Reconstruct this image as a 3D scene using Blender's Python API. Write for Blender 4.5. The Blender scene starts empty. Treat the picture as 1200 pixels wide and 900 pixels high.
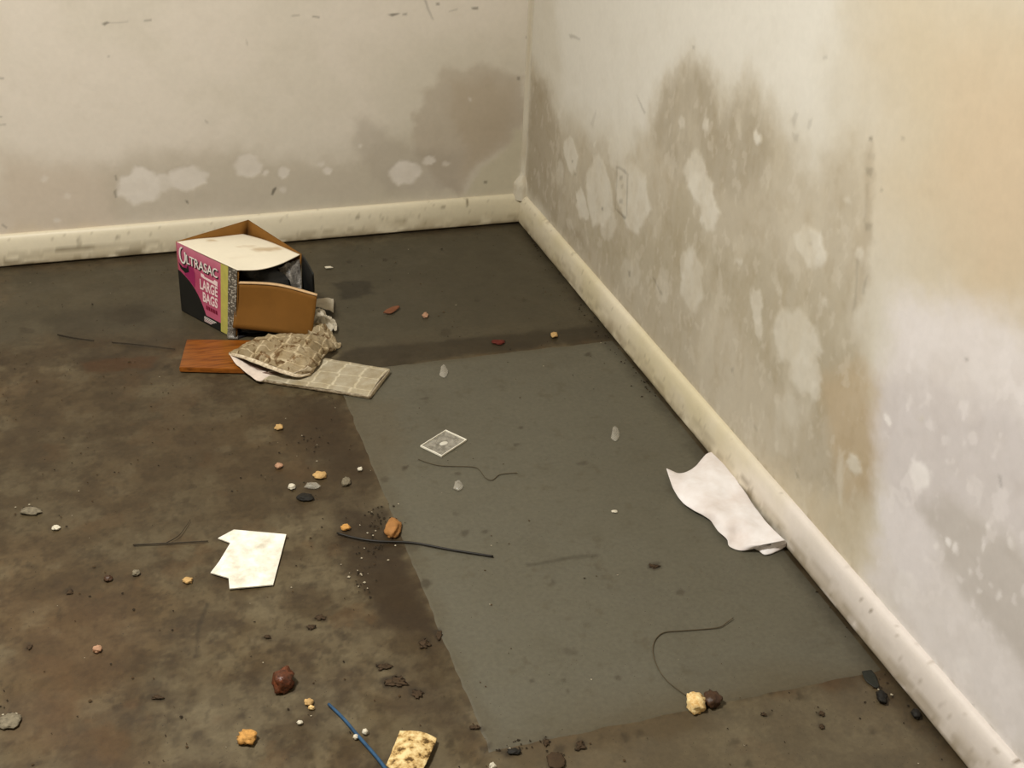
import bpy, bmesh, math, random
import numpy as np
from mathutils import Vector, noise as mnoise

# ------------------------------------------------------------------ camera, light, exposure
scene = bpy.context.scene
W, H, FOC = 1200.0, 900.0, 1511.0
YAW, PITCH, ROLL = 0.3339, 0.51534, 0.0459
CAM = np.array([-1.1095, -3.2077, 1.4])
fw = np.array([math.sin(YAW)*math.cos(PITCH), math.cos(YAW)*math.cos(PITCH), -math.sin(PITCH)])
r0 = np.array([math.cos(YAW), -math.sin(YAW), 0.0]); u0 = np.cross(r0, fw)
RT = math.cos(ROLL)*r0 + math.sin(ROLL)*u0
UP = -math.sin(ROLL)*r0 + math.cos(ROLL)*u0
from mathutils import Matrix
cd = bpy.data.cameras.new('camera'); cam = bpy.data.objects.new('camera', cd)
scene.collection.objects.link(cam)
cam.matrix_world = Matrix([[RT[0], UP[0], -fw[0], CAM[0]], [RT[1], UP[1], -fw[1], CAM[1]],
                           [RT[2], UP[2], -fw[2], CAM[2]], [0, 0, 0, 1]])
cd.sensor_width = 36.0; cd.lens = FOC/W*36.0; cd.clip_start = 0.02
scene.camera = cam

world = bpy.data.worlds.new('world'); scene.world = world; world.use_nodes = True
world.node_tree.nodes['Background'].inputs[0].default_value = (0.9, 0.85, 0.75, 1)
world.node_tree.nodes['Background'].inputs[1].default_value = 0.05

LAMP = (-1.60, -1.75, 2.36)
ld = bpy.data.lights.new('ceiling_light', 'AREA'); ld.shape = 'DISK'; ld.size = 0.34
ld.energy = 75.0; ld.color = (1.0, 0.975, 0.91)
lo = bpy.data.objects.new('ceiling_light', ld); scene.collection.objects.link(lo)
lo.location = (LAMP[0], LAMP[1], LAMP[2]-0.075)

scene.view_settings.view_transform = 'Standard'
scene.view_settings.look = 'None'
scene.view_settings.gamma = 1.0
scene.view_settings.use_curve_mapping = False
scene.view_settings.exposure = 0.0

# ------------------------------------------------------------------ helpers
C = scene.collection
WT = 0.018                                   # wall planes lie this far behind the skirting faces
def ray(x, y): return fw + RT*(x-600)/FOC - UP*(y-450)/FOC
def fl(x, y, z=0.0):
    d = ray(x, y); return CAM + d*((z-CAM[2])/d[2])
def onl(x, y, Y=WT):
    d = ray(x, y); return CAM + d*((Y-CAM[1])/d[1])
def onr(x, y, X=WT):
    d = ray(x, y); return CAM + d*((X-CAM[0])/d[0])
def onplane(x, y, p, n):
    d = ray(x, y); return CAM + d*(np.dot(np.array(p)-CAM, n)/np.dot(d, n))

def lin(r, g, b):
    f = lambda c: (c/255/12.92) if c/255 <= 0.04045 else ((c/255+0.055)/1.055)**2.4
    return np.array([f(r), f(g), f(b)])

def tag(o, label, cat, group=None, kind=None):
    if label: o['label'] = label
    if cat: o['category'] = cat
    if group: o['group'] = group
    if kind: o['kind'] = kind
    return o
def empty(name, loc, label, cat, group=None):
    o = bpy.data.objects.new(name, None); C.objects.link(o); o.location = loc
    o.empty_display_size = 0.02
    return tag(o, label, cat, group)
def mobj(name, verts, faces, mat, parent=None, smooth=False, uv=None, col=None):
    """one mesh object; verts are world positions"""
    me = bpy.data.meshes.new(name)
    v = np.array([tuple(p) for p in verts], dtype=float)
    org = np.zeros(3) if parent is None else np.array(parent.matrix_basis.translation)
    if parent is not None and parent.parent is not None:
        org = org + np.array(parent.parent.matrix_basis.translation)
    v = v - org
    me.from_pydata(v.tolist(), [], [tuple(int(i) for i in f) for f in faces])
    me.update()
    if uv is not None:
        l = me.uv_layers.new(name='UVMap'); vi = np.empty(len(me.loops), np.int32)
        me.loops.foreach_get('vertex_index', vi)
        l.data.foreach_set('uv', np.array(uv, dtype=np.float32)[vi].ravel())
    if col is not None:
        a = me.color_attributes.new('paint', 'FLOAT_COLOR', 'POINT')
        a.data.foreach_set('color', np.c_[col, np.ones(len(col))].astype(np.float32).ravel())
    if smooth: me.polygons.foreach_set('use_smooth', np.ones(len(me.polygons), bool))
    me.materials.append(mat)
    o = bpy.data.objects.new(name, me); C.objects.link(o)
    if parent is not None: o.parent = parent
    return o
def solid(o, t, off=0.0):
    m = o.modifiers.new('thickness', 'SOLIDIFY'); m.thickness = t; m.offset = off; return o
def sub(o, n=1):
    m = o.modifiers.new('smooth', 'SUBSURF'); m.levels = n; m.render_levels = n; return o

# numpy value noise
def _h(ix, iy, s):
    n = (ix.astype(np.int64)*374761393 + iy.astype(np.int64)*668265263 + s*974711) & 0x7fffffff
    n = ((n ^ (n >> 13))*1274126177) & 0x7fffffff
    n = n ^ (n >> 16)
    return (n & 0xffff)/65535.0
def vnoise(x, y, s=0):
    ix = np.floor(x); iy = np.floor(y); fx = x-ix; fy = y-iy
    fx = fx*fx*(3-2*fx); fy = fy*fy*(3-2*fy)
    a = _h(ix, iy, s); b = _h(ix+1, iy, s); c = _h(ix, iy+1, s); d = _h(ix+1, iy+1, s)
    return (a*(1-fx)+b*fx)*(1-fy) + (c*(1-fx)+d*fx)*fy
def fbm(x, y, s=0, o=4, g=0.5):
    t = 0; a = 1; n = 0
    for k in range(o):
        t = t + a*vnoise(x*2**k+k*17.3, y*2**k+k*9.1, s+k); n += a; a *= g
    return t/n
def sst(a, b, x):
    t = np.clip((x-a)/(b-a), 0, 1); return t*t*(3-2*t)
def polysd(px, py, poly):
    """signed distance to polygon, negative inside"""
    d = np.full(px.shape, 1e9); inside = np.zeros(px.shape, bool)
    n = len(poly)
    for i in range(n):
        ax, ay = poly[i]; bx, by = poly[(i+1) % n]
        ex, ey = bx-ax, by-ay
        t = np.clip(((px-ax)*ex+(py-ay)*ey)/(ex*ex+ey*ey+1e-12), 0, 1)
        d = np.minimum(d, np.hypot(px-ax-t*ex, py-ay-t*ey))
        c = ((ay > py) != (by > py)) & (px < (bx-ax)*(py-ay)/((by-ay) if abs(by-ay) > 1e-12 else 1e-12)+ax)
        inside ^= c
    return np.where(inside, -d, d)

class Painter:
    """colours a grid of points (a, b in metres on a surface) with stains that have shapes of their own"""
    def __init__(s, a, b, base, proj, seed):
        s.a, s.b, s.proj, s.seed = a, b, proj, seed
        s.col = np.repeat(np.array(base)[None], a.size, 0)
        s.wa = (fbm(a*30, b*30, seed+1, 4)-.5); s.wb = (fbm(a*30, b*30, seed+2, 4)-.5)
        s.fa = (fbm(a*140, b*140, seed+5, 3)-.5); s.fb = (fbm(a*140, b*140, seed+6, 3)-.5)
        s.soft = fbm(a*18, b*18, seed+9, 3)
        s.ca = (fbm(a*6, b*6, seed+3, 3)-.5); s.cb = (fbm(a*6, b*6, seed+4, 3)-.5)
    def mask(s, pts, blur, warp=0.01, coarse=0.0, world=False):
        P = pts if world else [s.proj(*p) for p in pts]
        P = np.array(P); m = np.zeros(s.a.size); pad = blur+warp+coarse+0.01
        k = (s.a > P[:, 0].min()-pad) & (s.a < P[:, 0].max()+pad) & (s.b > P[:, 1].min()-pad) & (s.b < P[:, 1].max()+pad)
        if k.any():
            d = polysd(s.a[k]+2*warp*(s.wa[k]+.22*s.fa[k])+2*coarse*s.ca[k], s.b[k]+2*warp*(s.wb[k]+.22*s.fb[k])+2*coarse*s.cb[k], P)
            m[k] = 1-sst(-blur*.5, blur*.5, d)
        return m
    def ell(s, cx, cy, rx, ry, blur, warp=0.006, rot=0):
        pts = []; rg = random.Random(int(cx*7+cy*13))
        for i in range(14):
            t = i*2*math.pi/14; jr = rg.uniform(.80, 1.16); x, y = rx*jr*math.cos(t), ry*jr*math.sin(t)
            pts.append((cx+x*math.cos(rot)-y*math.sin(rot), cy+x*math.sin(rot)+y*math.cos(rot)))
        return s.mask(pts, blur, warp)
    def mix(s, m, c):
        s.col = s.col*(1-m[:, None]) + np.array(c)[None]*m[:, None]
    def mul(s, m, c):
        s.col = s.col*(1-m[:, None]*(1-np.array(c)[None]))

def axis(lo, f0, f1, hi, fine, coarse):
    out = []
    if lo < f0: out += list(np.linspace(lo, f0, max(2, int((f0-lo)/coarse)+1))[:-1])
    out += list(np.linspace(f0, f1, int((f1-f0)/fine)+1))
    if f1 < hi: out += list(np.linspace(f1, hi, max(2, int((hi-f1)/coarse)+1))[1:])
    return np.array(out)
def gridfaces(n, m, flip=False):
    i = np.arange(n-1)[:, None]*m + np.arange(m-1)[None]
    f = np.stack([i, i+m, i+m+1, i+1], -1).reshape(-1, 4)
    return f[:, ::-1] if flip else f
def gridobj(name, verts, faces, col, mat, parent=None, smooth=True):
    me = bpy.data.meshes.new(name)
    me.vertices.add(len(verts)); me.vertices.foreach_set('co', verts.astype(np.float32).ravel())
    nf = len(faces)
    me.loops.add(nf*4); me.loops.foreach_set('vertex_index', faces.astype(np.int32).ravel())
    me.polygons.add(nf); me.polygons.foreach_set('loop_start', np.arange(nf, dtype=np.int32)*4)
    me.update(calc_edges=True)
    me.polygons.foreach_set('use_smooth', np.full(nf, smooth))
    a = me.color_attributes.new('paint', 'FLOAT_COLOR', 'POINT')
    a.data.foreach_set('color', np.c_[np.clip(col, 0, 1), np.ones(len(col))].astype(np.float32).ravel())
    me.materials.append(mat); me.validate()
    o = bpy.data.objects.new(name, me); C.objects.link(o)
    if parent is not None: o.parent = parent
    return o

# materials
class MB:
    def __init__(s, name):
        s.m = bpy.data.materials.new(name); s.m.use_nodes = True; s.t = s.m.node_tree
        s.b = s.t.nodes['Principled BSDF']
    def n(s, t, **k):
        x = s.t.nodes.new(t)
        for a, v in k.items(): setattr(x, a, v)
        return x
    def l(s, a, b): s.t.links.new(a, b)
    def noise(s, scale, detail=4, rough=.6, coord='Object', dist=0.0):
        tc = s.n('ShaderNodeTexCoord'); x = s.n('ShaderNodeTexNoise')
        x.inputs['Scale'].default_value = scale; x.inputs['Detail'].default_value = detail
        x.inputs['Roughness'].default_value = rough; x.inputs['Distortion'].default_value = dist
        s.l(tc.outputs[coord], x.inputs['Vector']); return x
    def ramp(s, inp, stops):
        r = s.n('ShaderNodeValToRGB'); e = r.color_ramp.elements
        while len(e) < len(stops): e.new(0.5)
        for k, (p, c) in enumerate(stops):
            e[k].position = p; e[k].color = (*c, 1) if not np.isscalar(c) else (c, c, c, 1)
        s.l(inp, r.inputs[0]); return r
    def mixc(s, mode, fac, a, b):
        x = s.n('ShaderNodeMix', data_type='RGBA', blend_type=mode)
        if np.isscalar(fac): x.inputs[0].default_value = fac
        else: s.l(fac, x.inputs[0])
        for sock, v in ((x.inputs[6], a), (x.inputs[7], b)):
            if isinstance(v, bpy.types.NodeSocket): s.l(v, sock)
            else: sock.default_value = (*v, 1)
        return x.outputs[2]
    def bump(s, h, strength=.2, dist=.002):
        b = s.n('ShaderNodeBump'); b.inputs['Strength'].default_value = strength; b.inputs['Distance'].default_value = dist
        s.l(h, b.inputs['Height']); s.l(b.outputs[0], s.b.inputs['Normal'])
    def rough(s, v, spec=None):
        if np.isscalar(v): s.b.inputs['Roughness'].default_value = v
        else: s.l(v, s.b.inputs['Roughness'])
        if spec is not None: s.b.inputs['Specular IOR Level'].default_value = spec
        return s

def mat_mottled(name, c, amt=.25, scale=60, rough=.7, bump=.25, bdist=.001, spec=.3, c2=None):
    m = MB(name); nz = m.noise(scale); c = np.array(c)
    c2 = c*(1-amt) if c2 is None else np.array(c2)
    r = m.ramp(nz.outputs[0], [(.3, tuple(c2)), (.65, tuple(c))])
    m.l(r.outputs[0], m.b.inputs['Base Color']); m.rough(rough, spec)
    if bump: m.bump(nz.outputs[0], bump, bdist)
    return m.m
def mat_paint(name, rough, spec, grain, gscale, bstr, bdist, speck=None):
    """colour from the surface's own paint attribute with fine grain on top"""
    m = MB(name); at = m.n('ShaderNodeAttribute', attribute_name='paint')
    nz = m.noise(gscale, 5, .65)
    r = m.ramp(nz.outputs[0], [(.3, (1-grain,)*3), (.7, (1+grain*.4,)*3)])
    c = m.mixc('MULTIPLY', 1.0, at.outputs['Color'], r.outputs[0])
    if speck:
        n2 = m.noise(speck[0], 2, .5); rr = m.ramp(n2.outputs[0], [(speck[1], 0.0), (speck[1]+.04, 1.0)])
        c = m.mixc('MIX', rr.outputs[0], c, speck[2])
    m.l(c, m.b.inputs['Base Color']); m.rough(rough, spec); m.bump(nz.outputs[0], bstr, bdist)
    return m
m_wall = mat_paint('stained_plaster', .8, .25, .035, 70, .10, .002).m
mf = mat_paint('dirty_floor', .5, .35, .16, 120, .12, .001, speck=(240, .70, tuple(lin(52, 44, 33))))
n_ = mf.noise(9, 4); r_ = mf.ramp(n_.outputs[0], [(.35, .40), (.65, .62)]); mf.l(r_.outputs[0], mf.b.inputs['Roughness'])
m_floor = mf.m
m_skirt = mat_paint('painted_skirting', .45, .4, .04, 60, .08, .001).m
m_plain = mat_mottled('plain_wall_paint', lin(205, 196, 175), .05, 8, .8, .05)
m_ceil = mat_mottled('ceiling_paint', lin(222, 218, 208), .03, 8, .9, .05)

# ------------------------------------------------------------------ the room
RX0, RY0, RZ = -3.3, -4.5, 2.4
PATCH = (-0.668, -1.905, -0.728)             # x of its left edge, y of near edge, y of far edge

def paint_floor(a, b, sheet):
    pj = lambda x, y: fl(x, y)[:2]
    P = Painter(a, b, lin(128, 115, 93), pj, 11)
    n1 = fbm(a*4, b*4, 21, 5); n2 = fbm(a*14, b*14, 22, 5, .6); n3 = fbm(a*40, b*40, 23, 4, .6)
    brown, grey, dark = lin(118, 98, 72), lin(126, 119, 100), lin(76, 60, 41)
    ones = np.ones(a.size)
    if sheet:
        P.mix(ones, lin(120, 115, 98))
        P.mul(sst(.45, .8, n1)*.35, (.86, .84, .82))
        P.mul(sst(.52, .78, n2)*.30, (.8, .78, .74))
        P.mul(sst(.66, .8, n3)*.5, (.75, .7, .62))
        # dirt creeping in over the sheet's edges
        e = np.minimum(np.minimum(a-PATCH[0], PATCH[2]-b), b-PATCH[1])
        P.mix((1-sst(.0, .035, e+.05*(n2-.5)))*.35, lin(98, 86, 62))
        P.mix((1-sst(.0, .10, (b-PATCH[1])+.14*(n1-.5)))*.55*sst(-.75, -.4, a), lin(108, 96, 72))
        P.mix(P.mask([(405, 470), (470, 470), (470, 560), (445, 560)], .06, .02)*.3, lin(112, 96, 70))
        # darker line along the skirting is mixed in further down
    else:
        P.mix(sst(.42, .62, n1)*.75, brown)
        P.mix(sst(.46, .70, n2)*.55, lin(88, 70, 48))
        P.mix(sst(.5, .75, fbm(a*9+b*3, b*24, 27, 5, .65))*.45, lin(84, 68, 48))
        P.mix(sst(.52, .7, fbm(a*60, b*60, 28, 4, .7))*.25, lin(80, 64, 44))
        P.mix(sst(.60, .74, n3)*.45, lin(70, 58, 42))
        P.mix((1-sst(.28, .46, n2))*.5, lin(150, 138, 116))
        P.mix(sst(.545, .60, n2+.05*(n3-.5))*.22, lin(84, 67, 46))
        P.mix(sst(.57, .625, fbm(a*30+7, b*26, 29, 4, .6))*.26, lin(76, 60, 42))
        P.mix(sst(.60, .65, fbm(a*75, b*60, 30, 3, .6))*.32, lin(64, 51, 36))
        P.mix(sst(.62, .70, fbm(a*11, b*11, 32, 4, .6))*.3, lin(122, 92, 62))
        P.mix(P.mask([(0, 320), (200, 300), (560, 270), (610, 266), (715, 390), (430, 420), (200, 390), (0, 400)], .12, .02, .04)*.78, lin(104, 98, 84))
        P.mix(P.mask([(380, 285), (600, 266), (690, 365), (400, 400)], .1, .02, .03)*.6, lin(100, 95, 82))
        # dark band left of the sheet
        P.mix(P.mask([(300, 470), (404, 466), (452, 590), (520, 760), (565, 865), (520, 850), (440, 700), (390, 640), (350, 540)], .07, .02, .03)*.55, dark)
        P.mix(P.mask([(345, 470), (404, 470), (436, 560), (385, 560)], .04, .02, .01)*.6, lin(72, 56, 36))
        P.mix(P.mask([(395, 600), (455, 598), (520, 750), (470, 740), (410, 690)], .03, .025, .01)*.65, lin(66, 50, 32))
        P.mix(P.mask([(440, 434), (560, 414), (712, 396), (700, 380), (560, 394), (400, 412), (395, 432)], .025, .012, .008)*.75, lin(66, 57, 43))  # shadow of the seam behind the sheet, painted into the floor colour
        P.mix(P.mask([(60, 370), (170, 355), (200, 395), (210, 440), (90, 440)], .06, .03, .02)*.45, lin(70, 62, 50))
        P.mix(P.mask([(95, 425), (130, 418), (185, 417), (180, 430), (130, 436), (98, 437)], .02, .015, .004)*.6, lin(104, 68, 36))
        P.mix(P.mask([(388, 330), (430, 327), (440, 343), (400, 350)], .02, .015, .004)*.7, lin(52, 46, 36))
        P.mix(P.mask([(0, 700), (140, 700), (160, 900), (0, 900)], .15, .03, .06)*.35, lin(122, 92, 64))
        P.mix(P.mask([(0, 440), (300, 450), (340, 600), (200, 660), (0, 640)], .15, .03, .06)*.40, lin(86, 72, 52))
        P.mix(P.mask([(575, 880), (780, 842), (1010, 796), (1131, 905), (900, 960), (600, 960)], .04, .02, .01)*.48, lin(146, 136, 118))
        P.mix(P.mask([(590, 876), (800, 838), (830, 850), (620, 900)], .03, .02, .01)*.5, lin(104, 86, 60))
    # stains shared by both surfaces
    for x, y, rx, ry, s in [(450, 780, 11, 6, .8), (462, 800, 16, 9, .8), (490, 812, 10, 7, .8), (497, 752, 9, 7, .75), (497, 763, 6, 3, .7),
            (375, 723, 9, 4, .7), (352, 733, 6, 4, .7), (365, 734, 7, 4, .75), (314, 746, 6, 3, .7), (399, 745, 6, 6, .6), (185, 817, 11, 3, .75),
            (168, 817, 4, 3, .7), (126, 820, 7, 3, .6), (135, 830, 9, 6, .5), (93, 852, 10, 9, .4), (258, 770, 8, 5, .5), (35, 758, 4, 3, .8),
            (82, 693, 5, 5, .7), (69, 718, 2, 8, .6), (230, 862, 7, 4, .3), (497, 683, 8, 5, .7), (515, 742, 6, 7, .7), (300, 684, 5, 8, .5),
            (330, 868, 7, 3, .4), (765, 663, 8, 4, .75), (797, 694, 4, 4, .6), (542, 626, 5, 4, .6), (568, 623, 5, 3, .6), (536, 602, 4, 2, .5),
            (668, 762, 9, 4, .4), (648, 683, 4, 3, .5), (622, 797, 3, 3, .6), (660, 797, 3, 2, .7), (723, 793, 3, 3, .6), (665, 810, 2, 2, .6),
            (640, 869, 6, 5, .7), (680, 872, 9, 7, .7), (656, 877, 8, 4, .7), (705, 863, 4, 3, .6), (735, 863, 4, 6, .6), (750, 862, 4, 5, .6),
            (572, 876, 9, 5, .7), (600, 880, 11, 4, .85), (557, 852, 8, 3, .7), (895, 837, 5, 3, .7), (963, 836, 4, 4, .7), (963, 850, 4, 4, .7),
            (941, 814, 4, 4, .7), (1020, 858, 4, 3, .6), (860, 871, 9, 4, .5), (876, 893, 4, 5, .6), (450, 562, 5, 3, .5), (430, 560, 8, 12, .3),
            (446, 600, 9, 9, .6), (430, 620, 14, 6, .5), (455, 640, 30, 14, .4), (60, 425, 14, 5, .5), (30, 386, 10, 4, .5), (150, 370, 28, 8, .35),
            (690, 535, 2, 6, .0), (610, 501, 3, 2, .7), (472, 549, 3, 3, .8), (536, 556, 3, 2, .7), (609, 521, 5, 2, .6), (684, 542, 7, 2, .5),
            (497, 467, 5, 2, .5), (690, 415, 4, 3, .7), (520, 390, 6, 4, .5), (560, 352, 3, 2, .6), (615, 351, 3, 2, .6), (450, 304, 3, 2, .8),
            (410, 306, 5, 2, .6), (1130, 880, 5, 3, .5)]:
        P.mix(P.ell(x, y, rx, ry, .006, .011)*s*.8, lin(62, 50, 35))
    # darker along the foot of both walls
    g = 1-sst(.0, .05, -a + .03*(n3-.5))
    P.mix(g*.55*sst(.2, .8, n2+.25), lin(56, 50, 38))
    g = 1-sst(.0, .035, -b + .02*(n3-.5))
    P.mix(g*.45, lin(58, 52, 40))
    # faint scuffs
    P.mix(P.mask([(615, 660), (680, 650), (700, 648), (700, 652), (680, 655), (616, 664)], .006, .006)*.35, lin(60, 52, 38))
    P.mix(P.mask([(228, 770), (230, 735), (242, 705), (246, 706), (234, 738), (231, 770)], .006, .002)*.5, lin(52, 44, 33))
    return P.col*(np.array([.57, .57, .57]) if sheet else np.array([.45, .43, .36]))

xs = axis(RX0, -1.5, 0.04, 0.04, .004, .12); ys = axis(RY0, -2.35, 0.04, 0.04, .004, .12)
gx, gy = np.meshgrid(xs, ys, indexing='ij')
rel = (fbm(gx.ravel()*6, gy.ravel()*6, 51, 3)-.5)*.0012-.0012
floor = gridobj('floor', np.c_[gx.ravel(), gy.ravel(), rel], gridfaces(len(xs), len(ys)), paint_floor(gx.ravel(), gy.ravel(), False), m_floor)
tag(floor, 'dirty grey-brown bare floor scattered with debris', None, kind='structure')
xs = np.linspace(PATCH[0], -0.006, 166); ys = np.linspace(PATCH[1], PATCH[2], 294)
gx, gy = np.meshgrid(xs, ys, indexing='ij')
sv = np.c_[gx.ravel(), gy.ravel(), np.zeros(gx.size)]
e_ = np.minimum(np.minimum(gx-PATCH[0], PATCH[2]-gy), gy-PATCH[1]).ravel()
sv[:, 2] = np.where(e_ < 1e-4, -.002, 0.0)
wob = (fbm(gx.ravel()*25, gy.ravel()*25, 77, 3)-.5)
sv[:, 0] += np.where(gx.ravel() < PATCH[0]+.02, wob*.008, 0)
sv[:, 1] += np.where((gy.ravel() < PATCH[1]+.02) | (gy.ravel() > PATCH[2]-.02), wob*.008, 0)
sheet = gridobj('floor_sheet', sv, gridfaces(len(xs), len(ys)), paint_floor(gx.ravel(), gy.ravel(), True), m_floor, parent=floor)
sheet['label'] = 'cleaner grey rectangular sheet of flooring beside the right wall'

def white_ells(P, lst, c, blur=.012, warp=.012):
    tot = np.zeros(P.a.size)
    for x, y, rx, ry, s, *r in lst:
        m = P.ell(x, y, rx, ry, blur*(1.6 if rx > 9 else 1), warp, r[0] if r else 0)*(.7+.6*P.soft); P.mix(np.clip(m*s, 0, 1), c); tot = np.maximum(tot, m*s)
    return tot

# left wall (plane y = WT)
def build_wall_left():
    xs = axis(RX0, -1.5, WT, WT, .003, .15); zs = axis(0, 0, .75, RZ, .003, .15)
    gx, gz = np.meshgrid(xs, zs, indexing='ij'); a, b = gx.ravel(), gz.ravel()
    P = Painter(a, b, lin(222, 211, 193), lambda x, y: onl(x, y)[[0, 2]], 31)
    n1 = fbm(a*5, b*5, 61, 4); n2 = fbm(a*22, b*22, 62, 4); n3 = fbm(a*70, b*70, 63, 3)
    P.mix(sst(.4, .7, n1)*.35, lin(208, 199, 178))
    P.mix(P.mask([(0, 180), (120, 195), (250, 165), (340, 185), (420, 180), (540, 130), (620, 130), (615, 240), (0, 300)], .10, .02, .03)*.36, lin(186, 173, 150))
    P.mix(P.mask([(0, 190), (130, 200), (130, 280), (0, 300)], .10, .02, .03)*.40, lin(200, 180, 156))
    P.mix(P.mask([(110, 190), (200, 175), (340, 190), (440, 195), (470, 235), (330, 240), (130, 255)], .06, .02, .02)*.28, lin(170, 157, 132))
    P.mix(P.mask([(430, 60), (520, 40), (625, 20), (620, 230), (440, 230)], .2, .02, .03)*.30, lin(192, 184, 160))
    blob = P.mask([(518, 80), (545, 84), (563, 75), (590, 84), (612, 92), (617, 140), (600, 165), (572, 185), (550, 207), (538, 232), (512, 215), (486, 180), (484, 137), (499, 122), (493, 110), (508, 98)], .03, .016, .01)
    P.mix(blob*.50, lin(174, 158, 136))
    P.mix(P.mask([(530, 100), (570, 90), (600, 110), (596, 160), (545, 205), (538, 170)], .06, .02, .02)*.35, lin(170, 150, 120))
    P.mix(P.mask([(416, 142), (430, 137), (445, 148), (467, 167), (495, 176), (540, 180), (537, 226), (455, 230), (432, 196), (418, 174)], .04, .016, .01)*.42, lin(170, 157, 138))
    P.mix(P.mask([(545, 231), (560, 205), (590, 176), (606, 152), (616, 152), (608, 230)], .025, .012)*.75, lin(196, 186, 158))
    P.mix(P.mask([(395, 234), (440, 226), (500, 222), (540, 226), (600, 215), (608, 232), (400, 246)], .02, .012)*.45, lin(196, 186, 162))
    P.mix(P.mask([(300, 242), (330, 226), (385, 228), (410, 238), (400, 246), (300, 254)], .03, .02)*.5, lin(200, 190, 168))
    P.mix(P.mask([(6, 272), (20, 260), (40, 260), (48, 272), (90, 268), (100, 258), (115, 262), (118, 270), (6, 280)], .02, .01)*.5, lin(208, 192, 166))
    tot = white_ells(P, [(163, 217, 26, 21, .85), (190, 214, 20, 10, .7), (220, 208, 22, 13, .8), (290, 193, 17, 13, .75), (332, 202, 6, 7, .8), (383, 200, 6, 5, .8), (310, 204, 4, 3, .7),
        (375, 192, 4, 3, .6), (473, 202, 20, 14, .9), (502, 188, 8, 5, .8, -.4), (51, 209, 5, 3, .5), (67, 258, 5, 3, .6), (77, 230, 5, 3, .4), (330, 222, 4, 3, .5), (523, 190, 4, 3, .4), (551, 117, 2, 2, .6), (423, 170, 2, 3, .6)],
        lin(226, 216, 200), .009, .009)
    P.mul(sst(.55, .75, n2)*.12, (.85, .83, .8))
    dk = lin(70, 64, 52)
    for pts, s in [([(119, 28), (125, 25), (128, 26), (122, 30)], .8), ([(126, 26), (150, 25), (150, 26.5), (126, 27)], .3), ([(168, 23), (177, 22.5), (177, 25), (168, 25)], .5),
                   ([(342, 18), (351, 17), (351, 19), (342, 20)], .4), ([(366, 18), (374, 19), (374, 21), (366, 20)], .6), ([(454, 17), (466, 15), (469, 16), (460, 19)], .9), ([(472, 16), (477, 15), (477, 18), (472, 18)], .6),
                   ([(496, 0), (499, 0), (508, 23), (506, 22)], .45), ([(511, 3), (515, 3), (515, 6), (511, 6)], .7), ([(552, 9), (560, 8), (560, 11), (553, 11)], .8), ([(526, 13), (536, 10), (536, 12), (526, 14)], .35),
                   ([(126, 65), (128, 65), (128, 67), (126, 67)], .5), ([(0, 90), (5, 91), (5, 93), (0, 93)], .5), ([(0, 146), (7, 145.5), (7, 147), (0, 147)], .5), ([(0, 136), (3, 136), (3, 138), (0, 138)], .5),
                   ([(319, 222), (323, 219), (324, 221), (320, 229), (318, 228)], .85), ([(217, 234), (220, 235), (221, 239), (218, 237)], .8), ([(134, 206), (136, 205), (138, 211), (136, 212)], .5), ([(133, 224), (136, 222), (137, 231), (135, 232)], .5),
                   ([(567, 212), (571, 212), (571, 215), (567, 215)], .7), ([(606, 90), (609, 90), (609, 94), (606, 94)], .6), ([(616, 42), (620, 42), (620, 45), (616, 45)], .6), ([(288, 46), (290, 50), (290, 54), (288, 52)], .35),
                   ([(3, 262), (8, 266), (7, 268), (2, 264)], .5), ([(240, 140), (244, 143), (243, 145), (240, 142)], .4)]:
        P.mix(P.mask(pts, .005, .002)*s*.8, dk)
    P.mul(sst(.5, .8, n3)*.10, (.9, .88, .85)); P.col = P.col*np.array([1.0, 1.02, 1.08])
    yy = WT + (n2-.5)*.0012 + tot*.0008
    gridobj('wall_left', np.c_[a, yy, b], gridfaces(len(xs), len(zs)), P.col, m_wall)['kind'] = 'structure'
build_wall_left()

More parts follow.
